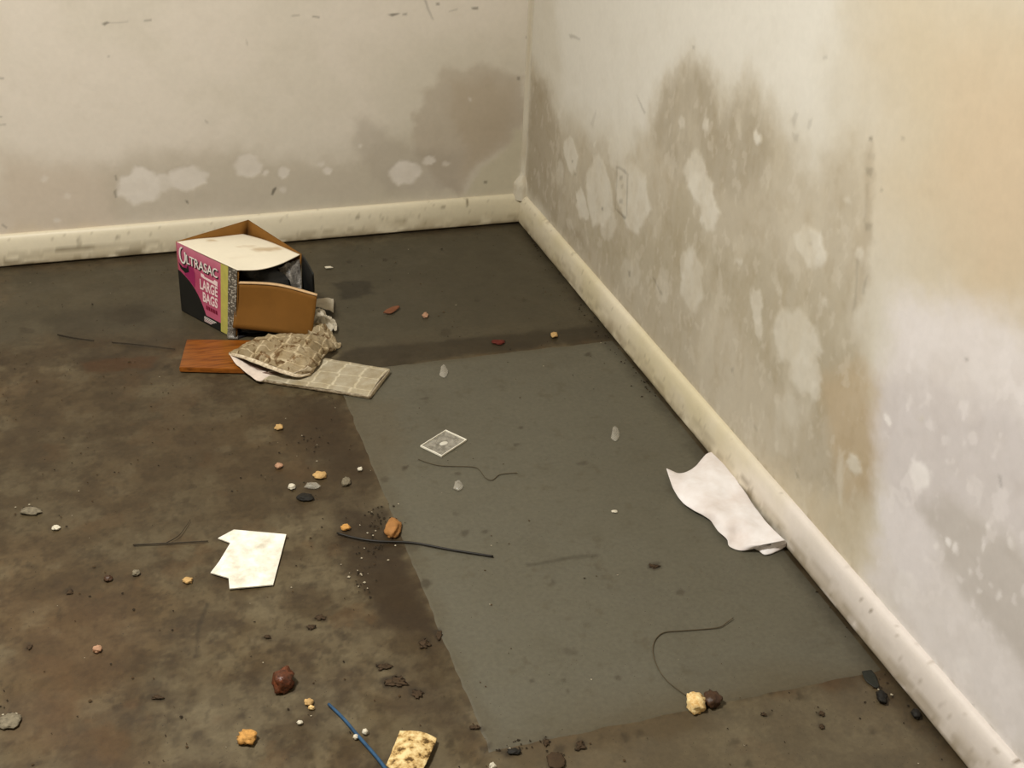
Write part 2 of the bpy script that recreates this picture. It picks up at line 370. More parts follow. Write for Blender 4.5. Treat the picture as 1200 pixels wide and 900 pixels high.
def build_wall_right():
    ys = axis(RY0, -2.35, WT, WT, .0035, .15); zs = axis(0, 0, 1.12, RZ, .0035, .15)
    gy, gz = np.meshgrid(ys, zs, indexing='ij'); a, b = gy.ravel(), gz.ravel()
    P = Painter(a, b, lin(214, 206, 188), lambda x, y: onr(x, y)[[1, 2]], 41)
    n1 = fbm(a*4, b*4, 71, 4); n2 = fbm(a*20, b*20, 72, 4); n3 = fbm(a*60, b*60, 73, 3)
    ns = fbm(a*40, b*7, 74, 3)
    # warm cream to the right, paler plaster along the top
    P.mix(P.mask([(1000, -60), (1300, -60), (1300, 420), (1120, 420), (1030, 250)], .3, .02, .06)*.8, lin(206, 189, 158))
    P.mix(P.mask([(1120, 80), (1300, 40), (1300, 330), (1150, 320), (1100, 200)], .2, .02, .05)*.5, lin(212, 186, 152))
    P.mix(P.mask([(650, -30), (980, -40), (960, 150), (880, 100), (800, 70), (760, 150), (660, 120)], .10, .02, .03)*.7, lin(226, 220, 206))
    # damp
    damp = P.mask([(623, 70), (640, 100), (660, 150), (700, 170), (745, 180), (765, 130), (782, 90), (805, 68), (828, 85), (850, 120), (872, 95), (900, 125), (930, 165), (960, 195), (1005, 165), (1022, 230), (1018, 300), (1008, 380), (1020, 450),
                   (1030, 520), (1016, 580), (1000, 640), (960, 650), (860, 530), (760, 420), (690, 330), (640, 260), (615, 220)], .09, .02, .03)
    P.mix(damp*.62, lin(182, 168, 142))
    P.mix(damp*sst(.35, .65, n1)*.35, lin(170, 157, 132))
    P.mix(P.mask([(762, 165), (775, 110), (805, 70), (832, 95), (842, 140), (865, 105), (895, 130), (905, 190), (870, 225), (800, 205)], .05, .016, .015)*.55, lin(168, 156, 134))
    P.mix(P.mask([(623, 90), (640, 100), (655, 150), (668, 230), (690, 300), (650, 262), (617, 215)], .04, .016, .015)*.6, lin(164, 150, 126))
    P.mix(P.mask([(680, 260), (720, 285), (770, 270), (800, 210), (830, 280), (900, 300), (1000, 330), (1000, 450), (960, 480), (900, 450), (860, 380), (780, 330), (720, 330)], .05, .02, .02)*.30, lin(168, 156, 128))
    P.mix(P.mask([(960, 440), (1000, 420), (1035, 440), (1040, 520), (1020, 590), (985, 580), (975, 520)], .06, .016, .015)*.55, lin(192, 168, 132))
    P.mix(P.mask([(1012, 180), (1022, 165), (1025, 230), (1020, 300), (1002, 372), (1004, 300), (1014, 240)], .03, .016)*.4, lin(160, 142, 112))
    P.mix(P.mask([(850, 520), (930, 560), (1010, 590), (1060, 690), (1010, 690)], .06, .016, .01)*.6, lin(212, 197, 168))
    # pale pinkish and lavender grey tones low on the right
    P.mix(P.mask([(1045, 360), (1120, 340), (1300, 420), (1300, 900), (1180, 900), (1010, 680), (1030, 600), (1025, 500)], .10, .02, .03)*.85, lin(232, 224, 219))
    P.mix(P.mask([(1028, 450), (1080, 440), (1130, 480), (1180, 470), (1210, 520), (1210, 640), (1140, 590), (1090, 610), (1050, 590), (1030, 540)], .07, .02, .02)*.6, lin(206, 197, 192))
    P.mix(P.mask([(1072, 590), (1110, 575), (1150, 600), (1215, 660), (1215, 800), (1165, 745), (1130, 700), (1100, 650)], .05, .02, .02)*.7, lin(192, 183, 172))
    P.mix(P.mask([(1030, 580), (1060, 575), (1085, 610), (1110, 690), (1060, 690), (1030, 640)], .05, .02, .02)*.6, lin(230, 222, 218))
    P.mix(P.mask([(1125, 755), (1160, 750), (1215, 810), (1215, 900), (1160, 830)], .05, .02, .02)*.5, lin(232, 224, 218))
    # plaster showing through: pale flakes
    tot = white_ells(P, [(669, 182, 8, 22, .85, -.1), (703, 225, 15, 44, .75, -.08), (712, 262, 10, 18, .5), (743, 230, 19, 43, .75, -.2), (725, 178, 11, 26, .6), (682, 240, 7, 18, .8, -.15), (656, 203, 5, 14, .5), (668, 262, 3, 10, .4, -.3),
        (813, 198, 13, 20, .7), (822, 222, 14, 22, .85, -.4), (832, 250, 12, 18, .8), (888, 160, 5, 9, .8, -.2), (950, 286, 17, 25, .95, -.3), (958, 300, 11, 14, .7), (810, 330, 14, 36, .6), (804, 310, 9, 16, .5), (740, 320, 12, 18, .3), (778, 335, 8, 20, .25),
        (933, 398, 26, 38, .75, -.3), (945, 436, 18, 24, .6), (955, 458, 8, 10, .5), (887, 362, 7, 22, .6, -.15), (890, 385, 5, 14, .5), (1001, 543, 7, 13, .7, -.4),
        
        (798, 142, 4, 8, .5), (826, 147, 3, 6, .5), (993, 236, 4, 4, .5), (968, 353, 4, 5, .4), (866, 305, 4, 4, .5), (912, 340, 3, 4, .4), (1080, 486, 2, 3, .5), (655, 133, 2, 5, .5), (697, 168, 2, 3, .6), (935, 460, 20, 40, .25), (920, 500, 16, 40, .3), (985, 560, 4, 36, .35), (1008, 300, 6, 8, .6)],
        lin(220, 212, 194), .010, .011)
    white_ells(P, [(1077, 557, 11, 18, .95, -.3), (1042, 491, 4, 9, .9, -.6), (1110, 635, 4, 6, .9, -.5), (1120, 643, 4, 5, .9), (1152, 643, 3, 4, .8), (1095, 640, 3, 4, .7), (1170, 697, 3, 5, .8), (1147, 693, 3, 4, .7), (1135, 672, 3, 4, .7), (1158, 616, 4, 5, .6), (1185, 640, 4, 6, .6), (1060, 690, 14, 20, .5), (1130, 790, 14, 22, .5)], lin(242, 235, 228), .008, .009)
    low_pale = P.mask([(1045, 400), (1300, 420), (1300, 900), (1180, 900), (1010, 680), (1030, 600)], .10, .02, .03)
    P.mul(low_pale*sst(.48, .70, fbm(a*16, b*14, 78, 4, .6))*.5, (.90, .885, .87)); P.mix(low_pale*sst(.62, .72, fbm(a*36, b*28, 79, 3, .6))*.4, lin(240, 232, 226))
    P.mul(damp*sst(.45, .75, ns)*.25, (.9, .86, .78))
    P.mul(sst(.55, .75, n2)*.15, (.86, .84, .8))
    P.mul(sst(.68, .8, n3)*.12*damp, (.8, .76, .7))
    dk = lin(78, 70, 58)
    for pts, s in [([(667, 40), (670, 40), (680, 45), (679, 46.5), (668, 44)], .5), ([(746, 112), (749, 116), (757, 132), (755, 133)], .5), ([(722, 194), (733, 198), (737, 205), (735, 205), (730, 200), (722, 196)], .6), ([(735, 205), (737, 205), (735, 252), (734, 252)], .55), ([(722, 246), (724, 246), (734, 254), (732, 256)], .85),
                   ([(722, 196), (724, 196), (722, 246), (721, 246)], .3), ([(726, 206), (730, 206), (730, 211), (726, 211)], .5), ([(727, 217), (731, 217), (730, 221), (727, 221)], .4), ([(726, 233), (730, 233), (730, 238), (726, 238)], .5), ([(705, 243), (707, 243), (707, 246), (705, 246)], .8), ([(670, 187), (672, 187), (672, 190), (670, 190)], .7), ([(673, 202), (675, 202), (675, 205), (673, 205)], .6),
                   ([(736, 317), (739, 318), (739, 324), (737, 324)], .6), ([(764, 325), (768, 327), (777, 345), (775, 346), (770, 335)], .5), ([(927, 142), (932, 131), (936, 133), (930, 150)], .3), ([(947, 141), (952, 139), (951, 147), (948, 153), (946, 150)], .3), ([(928, 155), (936, 158), (935, 168), (930, 165)], .3),
                   ([(1018, 161), (1022, 161), (1022, 165), (1018, 165)], .85), ([(1056, 160), (1060, 160), (1060, 163), (1056, 163)], .5), ([(1016, 180), (1026, 180), (1025, 187), (1017, 187)], .15), ([(1014, 198), (1024, 198), (1021, 208), (1016, 206)], .45), ([(1015, 215), (1019, 215), (1017, 240), (1014, 262), (1012, 262)], .15), ([(1014, 262), (1023, 262), (1020, 270), (1014, 270)], .4),
                   ([(1033, 220), (1036, 222), (1034, 225), (1032, 224)], .5), ([(1132, 421), (1135, 421), (1135, 424), (1132, 424)], .7), ([(1003, 305), (1006, 305), (1003, 360), (1000, 366)], .4), ([(1012, 330), (1016, 322), (1012, 345), (1010, 345)], .4), ([(932, 550), (936, 556), (937, 560), (934, 560)], .5), ([(948, 286), (951, 284), (952, 288), (949, 289)], .4),
                   ([(811, 54), (814, 54), (814, 57), (811, 57)], .6), ([(964, 66), (969, 66), (969, 69), (964, 69)], .4), ([(1170, 556), (1173, 557), (1174, 572), (1172, 570)], .5), ([(692, 145), (699, 128), (699, 133), (695, 150)], .2), ([(857, 431), (860, 430), (860, 437), (858, 436)], .5), ([(884, 497), (888, 505), (886, 506), (883, 500)], .3), ([(1115, 807), (1120, 806), (1122, 812), (1117, 812)], .8), ([(1137, 828), (1142, 826), (1139, 831), (1136, 831)], .6), ([(1145, 838), (1148, 838), (1148, 842), (1145, 842)], .6)]:
        P.mix(P.mask(pts, .007, .004)*s*.62, dk)
    # rough dirt crumbs just above the skirting
    P.mul((1-sst(.086, .105, b+.02*(n3-.5)))*sst(.5, .7, n3)*.5, (.7, .66, .6))
    P.mix(damp*sst(.60, .72, fbm(a*48, b*34, 75, 3, .6))*.30, lin(214, 204, 184))
    P.mix(damp*sst(.52, .75, fbm(a*13, b*9, 76, 4, .6))*.35, lin(206, 195, 172))
    P.mul(damp*sst(.5, .75, fbm(a*34, b*26, 77, 4, .6))*.5, (.88, .85, .8))
    P.col = P.col*np.array([1.0, 1.03, 1.10])
    xx = WT + (n2-.5)*.0014 - tot*.0008
    gridobj('wall_right', np.c_[xx, a, b], gridfaces(len(ys), len(zs), True), P.col, m_wall)['kind'] = 'structure'
build_wall_right()

def slab(name, pts, mat):
    o = mobj(name, pts, [(0, 1, 2, 3)], mat); o['kind'] = 'structure'; return o
slab('wall_near', [(RX0, RY0, 0), (WT, RY0, 0), (WT, RY0, RZ), (RX0, RY0, RZ)], m_plain)
slab('wall_side', [(RX0, RY0, 0), (RX0, RY0, RZ), (RX0, WT, RZ), (RX0, WT, 0)], m_plain)
slab('ceiling', [(RX0, RY0, RZ), (WT, RY0, RZ), (WT, WT, RZ), (RX0, WT, RZ)], m_ceil)

# skirting boards: extruded rounded profile, dirt low down
PROF = [(.000, .0835), (.004, .0832), (.0075, .0815), (.0105, .078), (.0128, .073), (.0145, .066), (.0158, .057), (.0166, .047), (.0172, .036), (.0176, .025), (.0178, .014), (.018, .007), (.0175, .0038), (.002, .0038)]
def skirting(name, side, seed):
    t = axis(-4.4 if side == 'r' else -3.25, -2.4 if side == 'r' else -1.5, 0, 0, .006, .1)
    n = len(PROF); V = []; Cc = []
    for s in t:
        for k, (d, z) in enumerate(PROF):
            q = min(1.0, max(0.0, 1+(s/.03))) if s > -.03 else 0
            off = WT-d
            # mitre: at the corner the section runs to meet the other board
            along = s if s < 0 else off
            V.append((off, along, z) if side == 'r' else (along, off, z))
    V = np.array(V); A = V[:, 1] if side == 'r' else V[:, 0]; Z = V[:, 2]
    V[:, 0 if side == 'r' else 1] += (fbm(A*9, Z*0, seed, 3)-.5)*.002*(Z < .081)
    P = Painter(A, Z, lin(224, 212, 184), (lambda x, y: onr(x, y, .003)[[1, 2]]) if side == 'r' else (lambda x, y: onl(x, y, .003)[[0, 2]]), seed)
    n2 = fbm(A*30, Z*60, seed+5, 4); n3 = fbm(A*90, Z*150, seed+6, 3)
    n1 = fbm(A*7, Z*10, seed+7, 3)
    if side == 'r':
        P.mix(sst(-1.15, -1.65, A)*.9, lin(226, 216, 207))
        P.mix(sst(.35, .65, n1)*sst(-1.9, -1.2, A)*.45, lin(204, 190, 146))
    else:
        P.mix(sst(-.5, -.1, A)*.45, lin(196, 184, 150))
    low = 1-sst(.005, .055, Z+.03*(n1-.5))
    P.mix(low*.55*sst(.25, .7, n2+.1), lin(160, 142, 108))
    P.mix((1-sst(.004, .02, Z+.014*(n2-.5)))*.6*sst(.3, .6, n2), lin(104, 88, 62))
    P.mix(sst(.76, .82, n3)*.35, lin(140, 124, 96))
    P.mix((1-sst(.010, .002, .0835-Z))*sst(.62, .70, n2)*.0, lin(90, 80, 60))
    if side == 'l':
        for pts, s in [([(62, 291), (80, 290), (160, 287), (160, 289), (84, 293), (66, 296)], .55), ([(136, 296), (150, 293), (165, 293), (165, 298), (140, 300)], .6), ([(5, 302), (14, 306), (40, 306), (40, 309), (5, 308)], .55), ([(90, 278), (94, 278), (94, 287), (90, 286)], .4), ([(135, 277), (140, 277), (140, 279), (135, 279)], .5),
                       ([(546, 234), (549, 234), (549, 241), (546, 240)], .8), ([(516, 241), (522, 241), (522, 244), (516, 244)], .5), ([(416, 253), (422, 253), (422, 255), (416, 255)], .5), ([(458, 236), (464, 236), (464, 239), (458, 239)], .7)]:
            P.mix(P.mask(pts, .004, .003)*s, lin(98, 84, 58))
    else:
        for pts, s in [([(868, 556), (882, 565), (880, 569), (868, 560)], .5), ([(872, 575), (884, 572), (882, 584), (876, 586)], .5), ([(1104, 822), (1110, 826), (1108, 830), (1103, 826)], .5), ([(1183, 891), (1187, 891), (1187, 895), (1183, 895)], .8), ([(1008, 700), (1012, 700), (1012, 703), (1008, 703)], .7), ([(1018, 716), (1022, 716), (1022, 719), (1018, 719)], .7)]:
            P.mix(P.mask(pts, .004, .003)*s, lin(110, 92, 66))
    P.mix(sst(.55, .62, fbm(A*18, Z*140, seed+8, 4, .6))*(1-sst(.02, .06, Z))*.4, lin(140, 124, 94))
    P.col = P.col*np.array([1.0, 1.02, 1.07])
    F = gridfaces(len(t), n, side == 'l')
    o = gridobj(name, V, F, P.col, m_skirt); o['kind'] = 'structure'; return o
skirting('baseboard_left', 'l', 81); skirting('baseboard_right', 'r', 91)

# corner bead: rounded filler strip up the corner, swelling where it meets the skirting
def corner_trim():
    V = []; zs = [.07, .08, .09, .10, .11, .118, .126, .134, .142, .150, .165, .2, .3, .5, .8, 1.2, 1.8, 2.4]; n = 12
    for z in zs:
        r = .012 + .020*math.exp(-((max(z, .1)-.1)/.030)**4) * (1 if z < .16 else 0)
        for k in range(n+1):
            t = k/n*math.pi/2
            # bulging fillet between both walls
            x = WT-r*math.cos(t)*1.0; y = WT-r*math.sin(t)*1.0
            V.append((x, y, z))
    V = np.array(V); A = V[:, 2]; n2 = fbm(A*40, V[:, 0]*90, 5, 4)
    P = Painter(V[:, 0], A, lin(204, 196, 178), None, 7)
    P.mix(sst(.45, .7, n2)*.4, lin(170, 152, 120))
    o = gridobj('trim_1', V, gridfaces(len(zs), n+1), P.col, m_wall); o['kind'] = 'structure'
corner_trim()

# ceiling lamp (the room's light, above the frame)
def ceiling_lamp():
    t = empty('ceiling_lamp', LAMP[:2]+(RZ,), 'round flush ceiling lamp with white diffuser overhead', 'lamp')
    def lathe(name, prof, mat):
        n = 40; V = []; F = []
        for r, z in prof:
            for k in range(n): V.append((LAMP[0]+r*math.cos(k*2*math.pi/n), LAMP[1]+r*math.sin(k*2*math.pi/n), z))
        for i in range(len(prof)-1):
            for k in range(n): F.append((i*n+k, i*n+(k+1) % n, (i+1)*n+(k+1) % n, (i+1)*n+k))
        return mobj(name, V, F, mat, t, True)
    lathe('base', [(.001, RZ-.001), (.19, RZ-.001), (.19, RZ-.03), (.175, RZ-.04), (.001, RZ-.04)], mat_mottled('lamp_metal', lin(225, 225, 222), .03, 20, .4))
    m = MB('lamp_diffuser'); m.b.inputs['Base Color'].default_value = (.9, .88, .84, 1)
    m.b.inputs['Emission Color'].default_value = (1, .92, .78, 1); m.b.inputs['Emission Strength'].default_value = 4
    lathe('diffuser', [(.172, RZ-.041), (.168, RZ-.06), (.15, RZ-.078), (.10, RZ-.092), (.05, RZ-.099), (.001, RZ-.101)], m.m)
ceiling_lamp()
lo.location = (LAMP[0], LAMP[1], RZ-.115)

# ------------------------------------------------------------------ sheet tools
def catmull(P, n):
    P = np.array(P, float); m = len(P)
    if m == 2: return np.array([P[0]*(1-t)+P[1]*t for t in np.linspace(0, 1, n)])
    seg = np.r_[0, np.cumsum(np.linalg.norm(np.diff(P, axis=0), axis=1)+1e-9)]; seg /= seg[-1]
    out = []
    for t in np.linspace(0, 1, n):
        i = min(max(np.searchsorted(seg, t, side='right')-1, 0), m-2)
        f = (t-seg[i])/(seg[i+1]-seg[i]); p0, p1, p2, p3 = P[max(i-1, 0)], P[i], P[i+1], P[min(i+2, m-1)]
        out.append(.5*((2*p1)+(p2-p0)*f+(2*p0-5*p1+4*p2-p3)*f*f+(3*p1-p0-3*p2+p3)*f**3))
    return np.array(out)
def loft(name, rows, nu, nv, mat, parent=None, wr=0.0, ws=30, seed=0, thick=.0006, minz=.0012, smooth=True, ridge=False, col=None):
    """sheet through rows of (pixel x, pixel y, height): each row and the run across rows is a smooth curve"""
    R3 = [catmull([fl(x, y, z) for x, y, z in r], nu) for r in rows]
    G = np.stack([catmull([R3[k][i] for k in range(len(R3))], nv) for i in range(nu)], 0)   # nu, nv, 3
    rnd = random.Random(seed); o = Vector((rnd.random()*50, rnd.random()*50, rnd.random()*50))
    V = G.reshape(-1, 3).copy()
    if wr:
        for i in range(len(V)):
            v = Vector(V[i])*ws+o
            if ridge: h = 1-2*abs(mnoise.fractal(v, 1.0, 2.0, 3))*1.6
            else: h = mnoise.fractal(v, 1.0, 2.0, 3)
            V[i, 2] += wr*h; V[i, 0] += wr*.4*mnoise.noise(v+Vector((9, 0, 0))); V[i, 1] += wr*.4*mnoise.noise(v+Vector((0, 9, 0)))
    V[:, 2] = np.maximum(V[:, 2], minz)
    uv = [(i/(nu-1), j/(nv-1)) for i in range(nu) for j in range(nv)]
    ob = mobj(name, V, gridfaces(nu, nv), mat, parent, smooth, uv=uv, col=None if col is None else col(np.array(uv)))
    if thick: solid(ob, thick, 0)
    return ob
def flat_poly(name, px, z, th, mat, parent=None, curl=None, n=1):
    """flat piece with a traced outline lying at height z, with its own thickness"""
    bm = bmesh.new(); top = [bm.verts.new(fl(x, y, z+th)) for x, y in px]
    f = bm.faces.new(top)
    r = bmesh.ops.extrude_face_region(bm, geom=[f])
    nv = [v for v in r['geom'] if isinstance(v, bmesh.types.BMVert)]
    for v in nv: v.co.z = z+.0002
    bm.normal_update(); bmesh.ops.recalc_face_normals(bm, faces=bm.faces[:])
    V = [v.co.copy() for v in bm.verts]; bm.verts.index_update(); F = [[v.index for v in f.verts] for f in bm.faces]; bm.free()
    return mobj(name, V, F, mat, parent)
def tube(name, pts, r, mat, parent=None, n=8, taper=1.0, seg=None):
    P = catmull([fl(x, y, z) for x, y, z in pts], seg or max(12, len(pts)*6)); V = []; F = []
    for i, p in enumerate(P):
        t = P[min(i+1, len(P)-1)]-P[max(i-1, 0)]; t /= np.linalg.norm(t)
        a = np.cross(t, [0, 0, 1]); a /= np.linalg.norm(a)+1e-9; b = np.cross(t, a)
        rr = r*(1+(taper-1)*i/(len(P)-1))
        for k in range(n):
            an = k*2*math.pi/n; V.append(p+rr*(math.cos(an)*a+math.sin(an)*b))
    for i in range(len(P)-1):
        for k in range(n): F.append((i*n+k, i*n+(k+1) % n, (i+1)*n+(k+1) % n, (i+1)*n+k))
    F.append(tuple(range(n))[::-1]); F.append(tuple((len(P)-1)*n+k for k in range(n)))
    return mobj(name, V, F, mat, parent, True)

# ------------------------------------------------------------------ cardboard box
m_brown = mat_mottled('brown_cardboard', lin(122, 82, 32), .12, 25, .8, .15, .0005, .2)
m_whiteb = mat_paint('white_card', .7, .25, .03, 60, .06, .001).m
m_black = mat_mottled('black_print', lin(28, 28, 26), .2, 40, .5, .05)
m_dark = mat_mottled('near_black_card', lin(22, 20, 20), .2, 40, .75, .05)  # near-black colour for the box's base and bottom flap
m_pink = None
def mat_pink():
    m = MB('pink_print'); tc = m.n('ShaderNodeTexCoord'); sx = m.n('ShaderNodeSeparateXYZ'); m.l(tc.outputs['UV'], sx.inputs[0])
    r = m.ramp(sx.outputs['Y'], [(.0, tuple(lin(196, 100, 126))), (.55, tuple(lin(178, 72, 104))), (.85, tuple(lin(190, 96, 122))), (1, tuple(lin(206, 124, 144)))])
    nz = m.noise(30, 3); rr = m.ramp(nz.outputs[0], [(.3, .88), (.7, 1.0)])
    c = m.mixc('MULTIPLY', 1.0, r.outputs[0], rr.outputs[0]); m.l(c, m.b.inputs['Base Color']); m.rough(.5, .35); return m.m
m_pink = mat_pink()
def mat_plate():
    m = MB('tread_plate_print'); tc = m.n('ShaderNodeTexCoord'); mp = m.n('ShaderNodeMapping')
    mp.inputs['Scale'].default_value = (22, 30, 1); mp.inputs['Rotation'].default_value = (0, 0, .6)
    m.l(tc.outputs['UV'], mp.inputs[0]); v = m.n('ShaderNodeTexVoronoi'); v.inputs['Scale'].default_value = 1.4; m.l(mp.outputs[0], v.inputs['Vector'])
    r = m.ramp(v.outputs['Distance'], [(.15, tuple(lin(196, 190, 176))), (.38, tuple(lin(130, 122, 112))), (.6, tuple(lin(84, 78, 70)))])
    m.l(r.outputs[0], m.b.inputs['Base Color']); m.rough(.45, .4); return m.m
m_plate = mat_plate()
m_yellow = mat_mottled('yellow_print', lin(186, 178, 92), .15, 60, .5, .05)
m_white = mat_mottled('white_print', lin(236, 228, 222), .06, 60, .5, .03)
m_pale = mat_mottled('pale_pink_print', lin(240, 212, 212), .06, 60, .5, .03)
m_magenta = mat_mottled('magenta_print', lin(150, 40, 90), .1, 60, .5, .03)
m_maroon = mat_mottled('maroon_print', lin(118, 20, 48), .1, 60, .5, .03)
m_edge = mat_mottled('card_edge', lin(206, 172, 130), .2, 80, .8, .1)

TOP = .174
A0, B0 = fl(213, 364), fl(276, 398)
A1, B1, C1 = fl(206, 283, TOP), fl(278, 316.5, TOP-.002), fl(354, 298, TOP-.004)
D1 = fl(291, 257.5, .190)
sh = np.array([.152, .055, 0]); C0, D0 = B0+sh, A0+sh*1.05
for p in (A0, B0, C0, D0): p[2] = .0018
box = empty('cardboard_box', tuple((A0+B0+C0+D0)/4*np.array([1, 1, 0])), 'open cardboard bin-bag box with pink and black printed side and white top', 'box')
def bil(q, u, v):
    """q = bottom-left, bottom-right, top-right, top-left; v from the top"""
    bl, br, tr, tl = q; return (bl*(1-u)+br*u)*v + (tl*(1-u)+tr*u)*(1-v)
def panel(name, q, mat, t=.003, n=8, bow=0.0, parent=None, u0=0, u1=1, v0=0, v1=1, off=0.0):
    q = [np.array(p, float) for p in q]; nn = np.cross(q[1]-q[0], q[3]-q[0]); nn /= np.linalg.norm(nn)
    V = []; uv = []
    for i in range(n+1):
        for j in range(n+1):
            u = u0+(u1-u0)*i/n; v = v0+(v1-v0)*j/n
            V.append(bil(q, u, v)+nn*(bow*math.sin(math.pi*u)*math.sin(math.pi*v)+off)); uv.append((u, 1-v))
    o = mobj(name, V, gridfaces(n+1, n+1), mat, parent or box, True, uv=uv)
    if t: solid(o, t, -1)
    return o
front = [A0, B0, B1, A1]
NF = np.cross(B0-A0, A1-A0); NF /= np.linalg.norm(NF)
if np.dot(NF, CAM-A0) < 0: NF = -NF
inner = [B0-NF*.003, A0-NF*.003, A1-NF*.003, B1-NF*.003]
fp = panel('printed_panel', inner, m_brown, .0025)
fp['label'] = 'pink, black and yellow printed side panel'
panel('back_panel', [A0, D0, D1, A1], m_brown, .0025)
panel('far_panel', [D0, C0, C1, D1], m_brown, .0025)
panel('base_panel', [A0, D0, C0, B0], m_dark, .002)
def printed(name, poly, mat, off=.0008):
    """flat print on the front panel, outline in panel coordinates (u right, v down)"""
    V = [bil(front, u, v)+NF*off for u, v in poly]
    bm = bmesh.new(); f = bm.faces.new([bm.verts.new(p) for p in V])
    if f.normal.length == 0: f.normal_update()
    f.normal_update()
    if f.normal.dot(Vector(NF)) < 0: f.normal_flip()
    bmesh.ops.triangulate(bm, faces=bm.faces[:]); bm.verts.index_update()
    o = mobj(name, [v.co.copy() for v in bm.verts], [[v.index for v in f.verts] for f in bm.faces], mat, fp, uv=[(0, 0)]*len(bm.verts))
    uvd = {i: poly[i] for i in range(len(poly))}
    for l in o.data.loops: o.data.uv_layers[0].data[l.index].uv = (poly[l.vertex_index][0], 1-poly[l.vertex_index][1])
    bm.free(); return o
def rectp(u0, u1, v0, v1, n=4):
    return [(u0+(u1-u0)*k/n, v0) for k in range(n+1)] + [(u1-(u1-u0)*k/n, v1) for k in range(n+1)]
printed('pink_field', rectp(0, .74, 0, .9), m_pink, .0003)
printed('black_strip', rectp(0, .74, .88, 1), m_black, .0005)
printed('yellow_strip', rectp(.74, .86, 0, 1), m_yellow, .0005)
printed('tread_plate_strip', rectp(.86, 1.0, 0, 1), m_plate, .0005)
printed('black_wave', [(0, .40), (.05, .41), (.12, .445), (.20, .49), (.27, .55), (.33, .62), (.38, .69), (.43, .78), (.48, .885), (.0, .9)], m_black, .0007)
printed('magenta_block', [(.10, .30), (.27, .25), (.30, .33), (.29, .545), (.2, .48), (.12, .43)], m_magenta, .0006)
def lettering(txt, u0, u1, v0, v1, mat, off, bold=0.0, name='lettering', parent=None):
    cu = bpy.data.curves.new('text', 'FONT'); cu.body = txt; cu.offset = bold; cu.resolution_u = 3; cu.space_character = 1.0
    to = bpy.data.objects.new('text', cu); C.objects.link(to)
    dg = bpy.context.evaluated_depsgraph_get(); me = bpy.data.meshes.new_from_object(to.evaluated_get(dg))
    bpy.data.objects.remove(to); bpy.data.curves.remove(cu)
    v = np.array([p.co[:] for p in me.vertices]); F = [list(p.vertices) for p in me.polygons]; bpy.data.meshes.remove(me)
    mn, mx = v.min(0), v.max(0)
    U = u0+(u1-u0)*(v[:, 0]-mn[0])/(mx[0]-mn[0]); Vv = v1+(v0-v1)*(v[:, 1]-mn[1])/(mx[1]-mn[1])
    W3 = [bil(front, a, b)+NF*off for a, b in zip(U, Vv)]
    return mobj(name, W3, F, mat, fp)
# wordmark: big first letter with a dark drop shape, then the rest
def ringu(u, v, ru, rv, wu, mat, off, name):
    pts = []
    for k in range(25):
        t = math.radians(-125+k*310/24); pts.append((u+ru*math.sin(t+math.pi), v-rv*math.cos(t+math.pi)))
    inn = []
    for k in range(25):
        t = math.radians(-125+k*310/24); inn.append((u+(ru-wu)*math.sin(t+math.pi), v-(rv-wu*1.0)*math.cos(t+math.pi)))
    return printed(name, pts+inn[::-1], mat, off)
printed('dark_swoosh', [(.02, .28), (.09, .33), (.16, .32), (.19, .25), (.2, .36), (.13, .40), (.05, .36)], m_black, .0008)
ringu(.115, .165, .062, .125, .028, m_black, .0009, 'letter_shadow'); ringu(.105, .155, .060, .120, .024, m_white, .0012, 'wordmark_letter')
lettering('LTRASAC', .183, .703, .125, .265, m_black, .0010, .03, 'letter_shadow')
lettering('LTRASAC', .17, .69, .115, .25, m_white, .0013, .012, 'wordmark_lettering')
lettering('LARGE', .385, .69, .375, .525, m_pale, .0012, .03, 'size_lettering')
lettering('BAGS', .43, .69, .545, .69, m_pale, .0012, .03, 'size_lettering')
printed('white_band', [(.41, .285), (.46, .29), (.47, .315), (.62, .32), (.64, .29), (.69, .30), (.69, .37), (.62, .36), (.45, .345), (.41, .335)], m_pale, .0010)
for k in range(5): printed('small_mark', [(.48+.042*k, .725), (.51+.042*k, .73), (.515+.042*k, .785), (.482+.042*k, .78)], m_maroon, .0011)
for k in range(4):
    printed('fine_print', rectp(.44, .66-.03*k, .905+.02*k, .915+.02*k, 1), m_white if k < 2 else m_pale, .0010)
# white top flap folded in, edge bowed up, with brown tape marks
def toppaint(uv):
    P = Painter(uv[:, 0], uv[:, 1], lin(230, 221, 200), lambda x, y: (x, y), 3)
    for poly, s in [([(.12, .36), (.17, .35), (.19, .45), (.13, .46)], .8), ([(.52, .62), (.60, .60), (.72, .88), (.66, .94)], .65), ([(.4, .5), (.46, .5), (.5, .7), (.46, .7)], .4), ([(.62, .2), (.66, .2), (.7, .45), (.66, .5)], .12)]:
        P.mix(P.mask(poly, .04, .02, world=True)*s, lin(176, 146, 104))
    return P.col
rows = [[(207, 283.5, TOP-.001), (240, 299, TOP), (278, 316.5, TOP-.001)],
        [(232, 280, TOP-.004), (262, 293, TOP-.001), (303, 316, TOP-.006)],
        [(256, 278, TOP-.010), (290, 286, TOP-.004), (327, 310, TOP-.004)],
        [(283, 274, TOP-.018), (315, 283, TOP-.010), (351.5, 298.5, TOP-.005)]]
loft('top_flap', rows, 24, 24, m_whiteb, box, thick=.002, col=toppaint)['label'] = 'white top flap with brown tape marks'
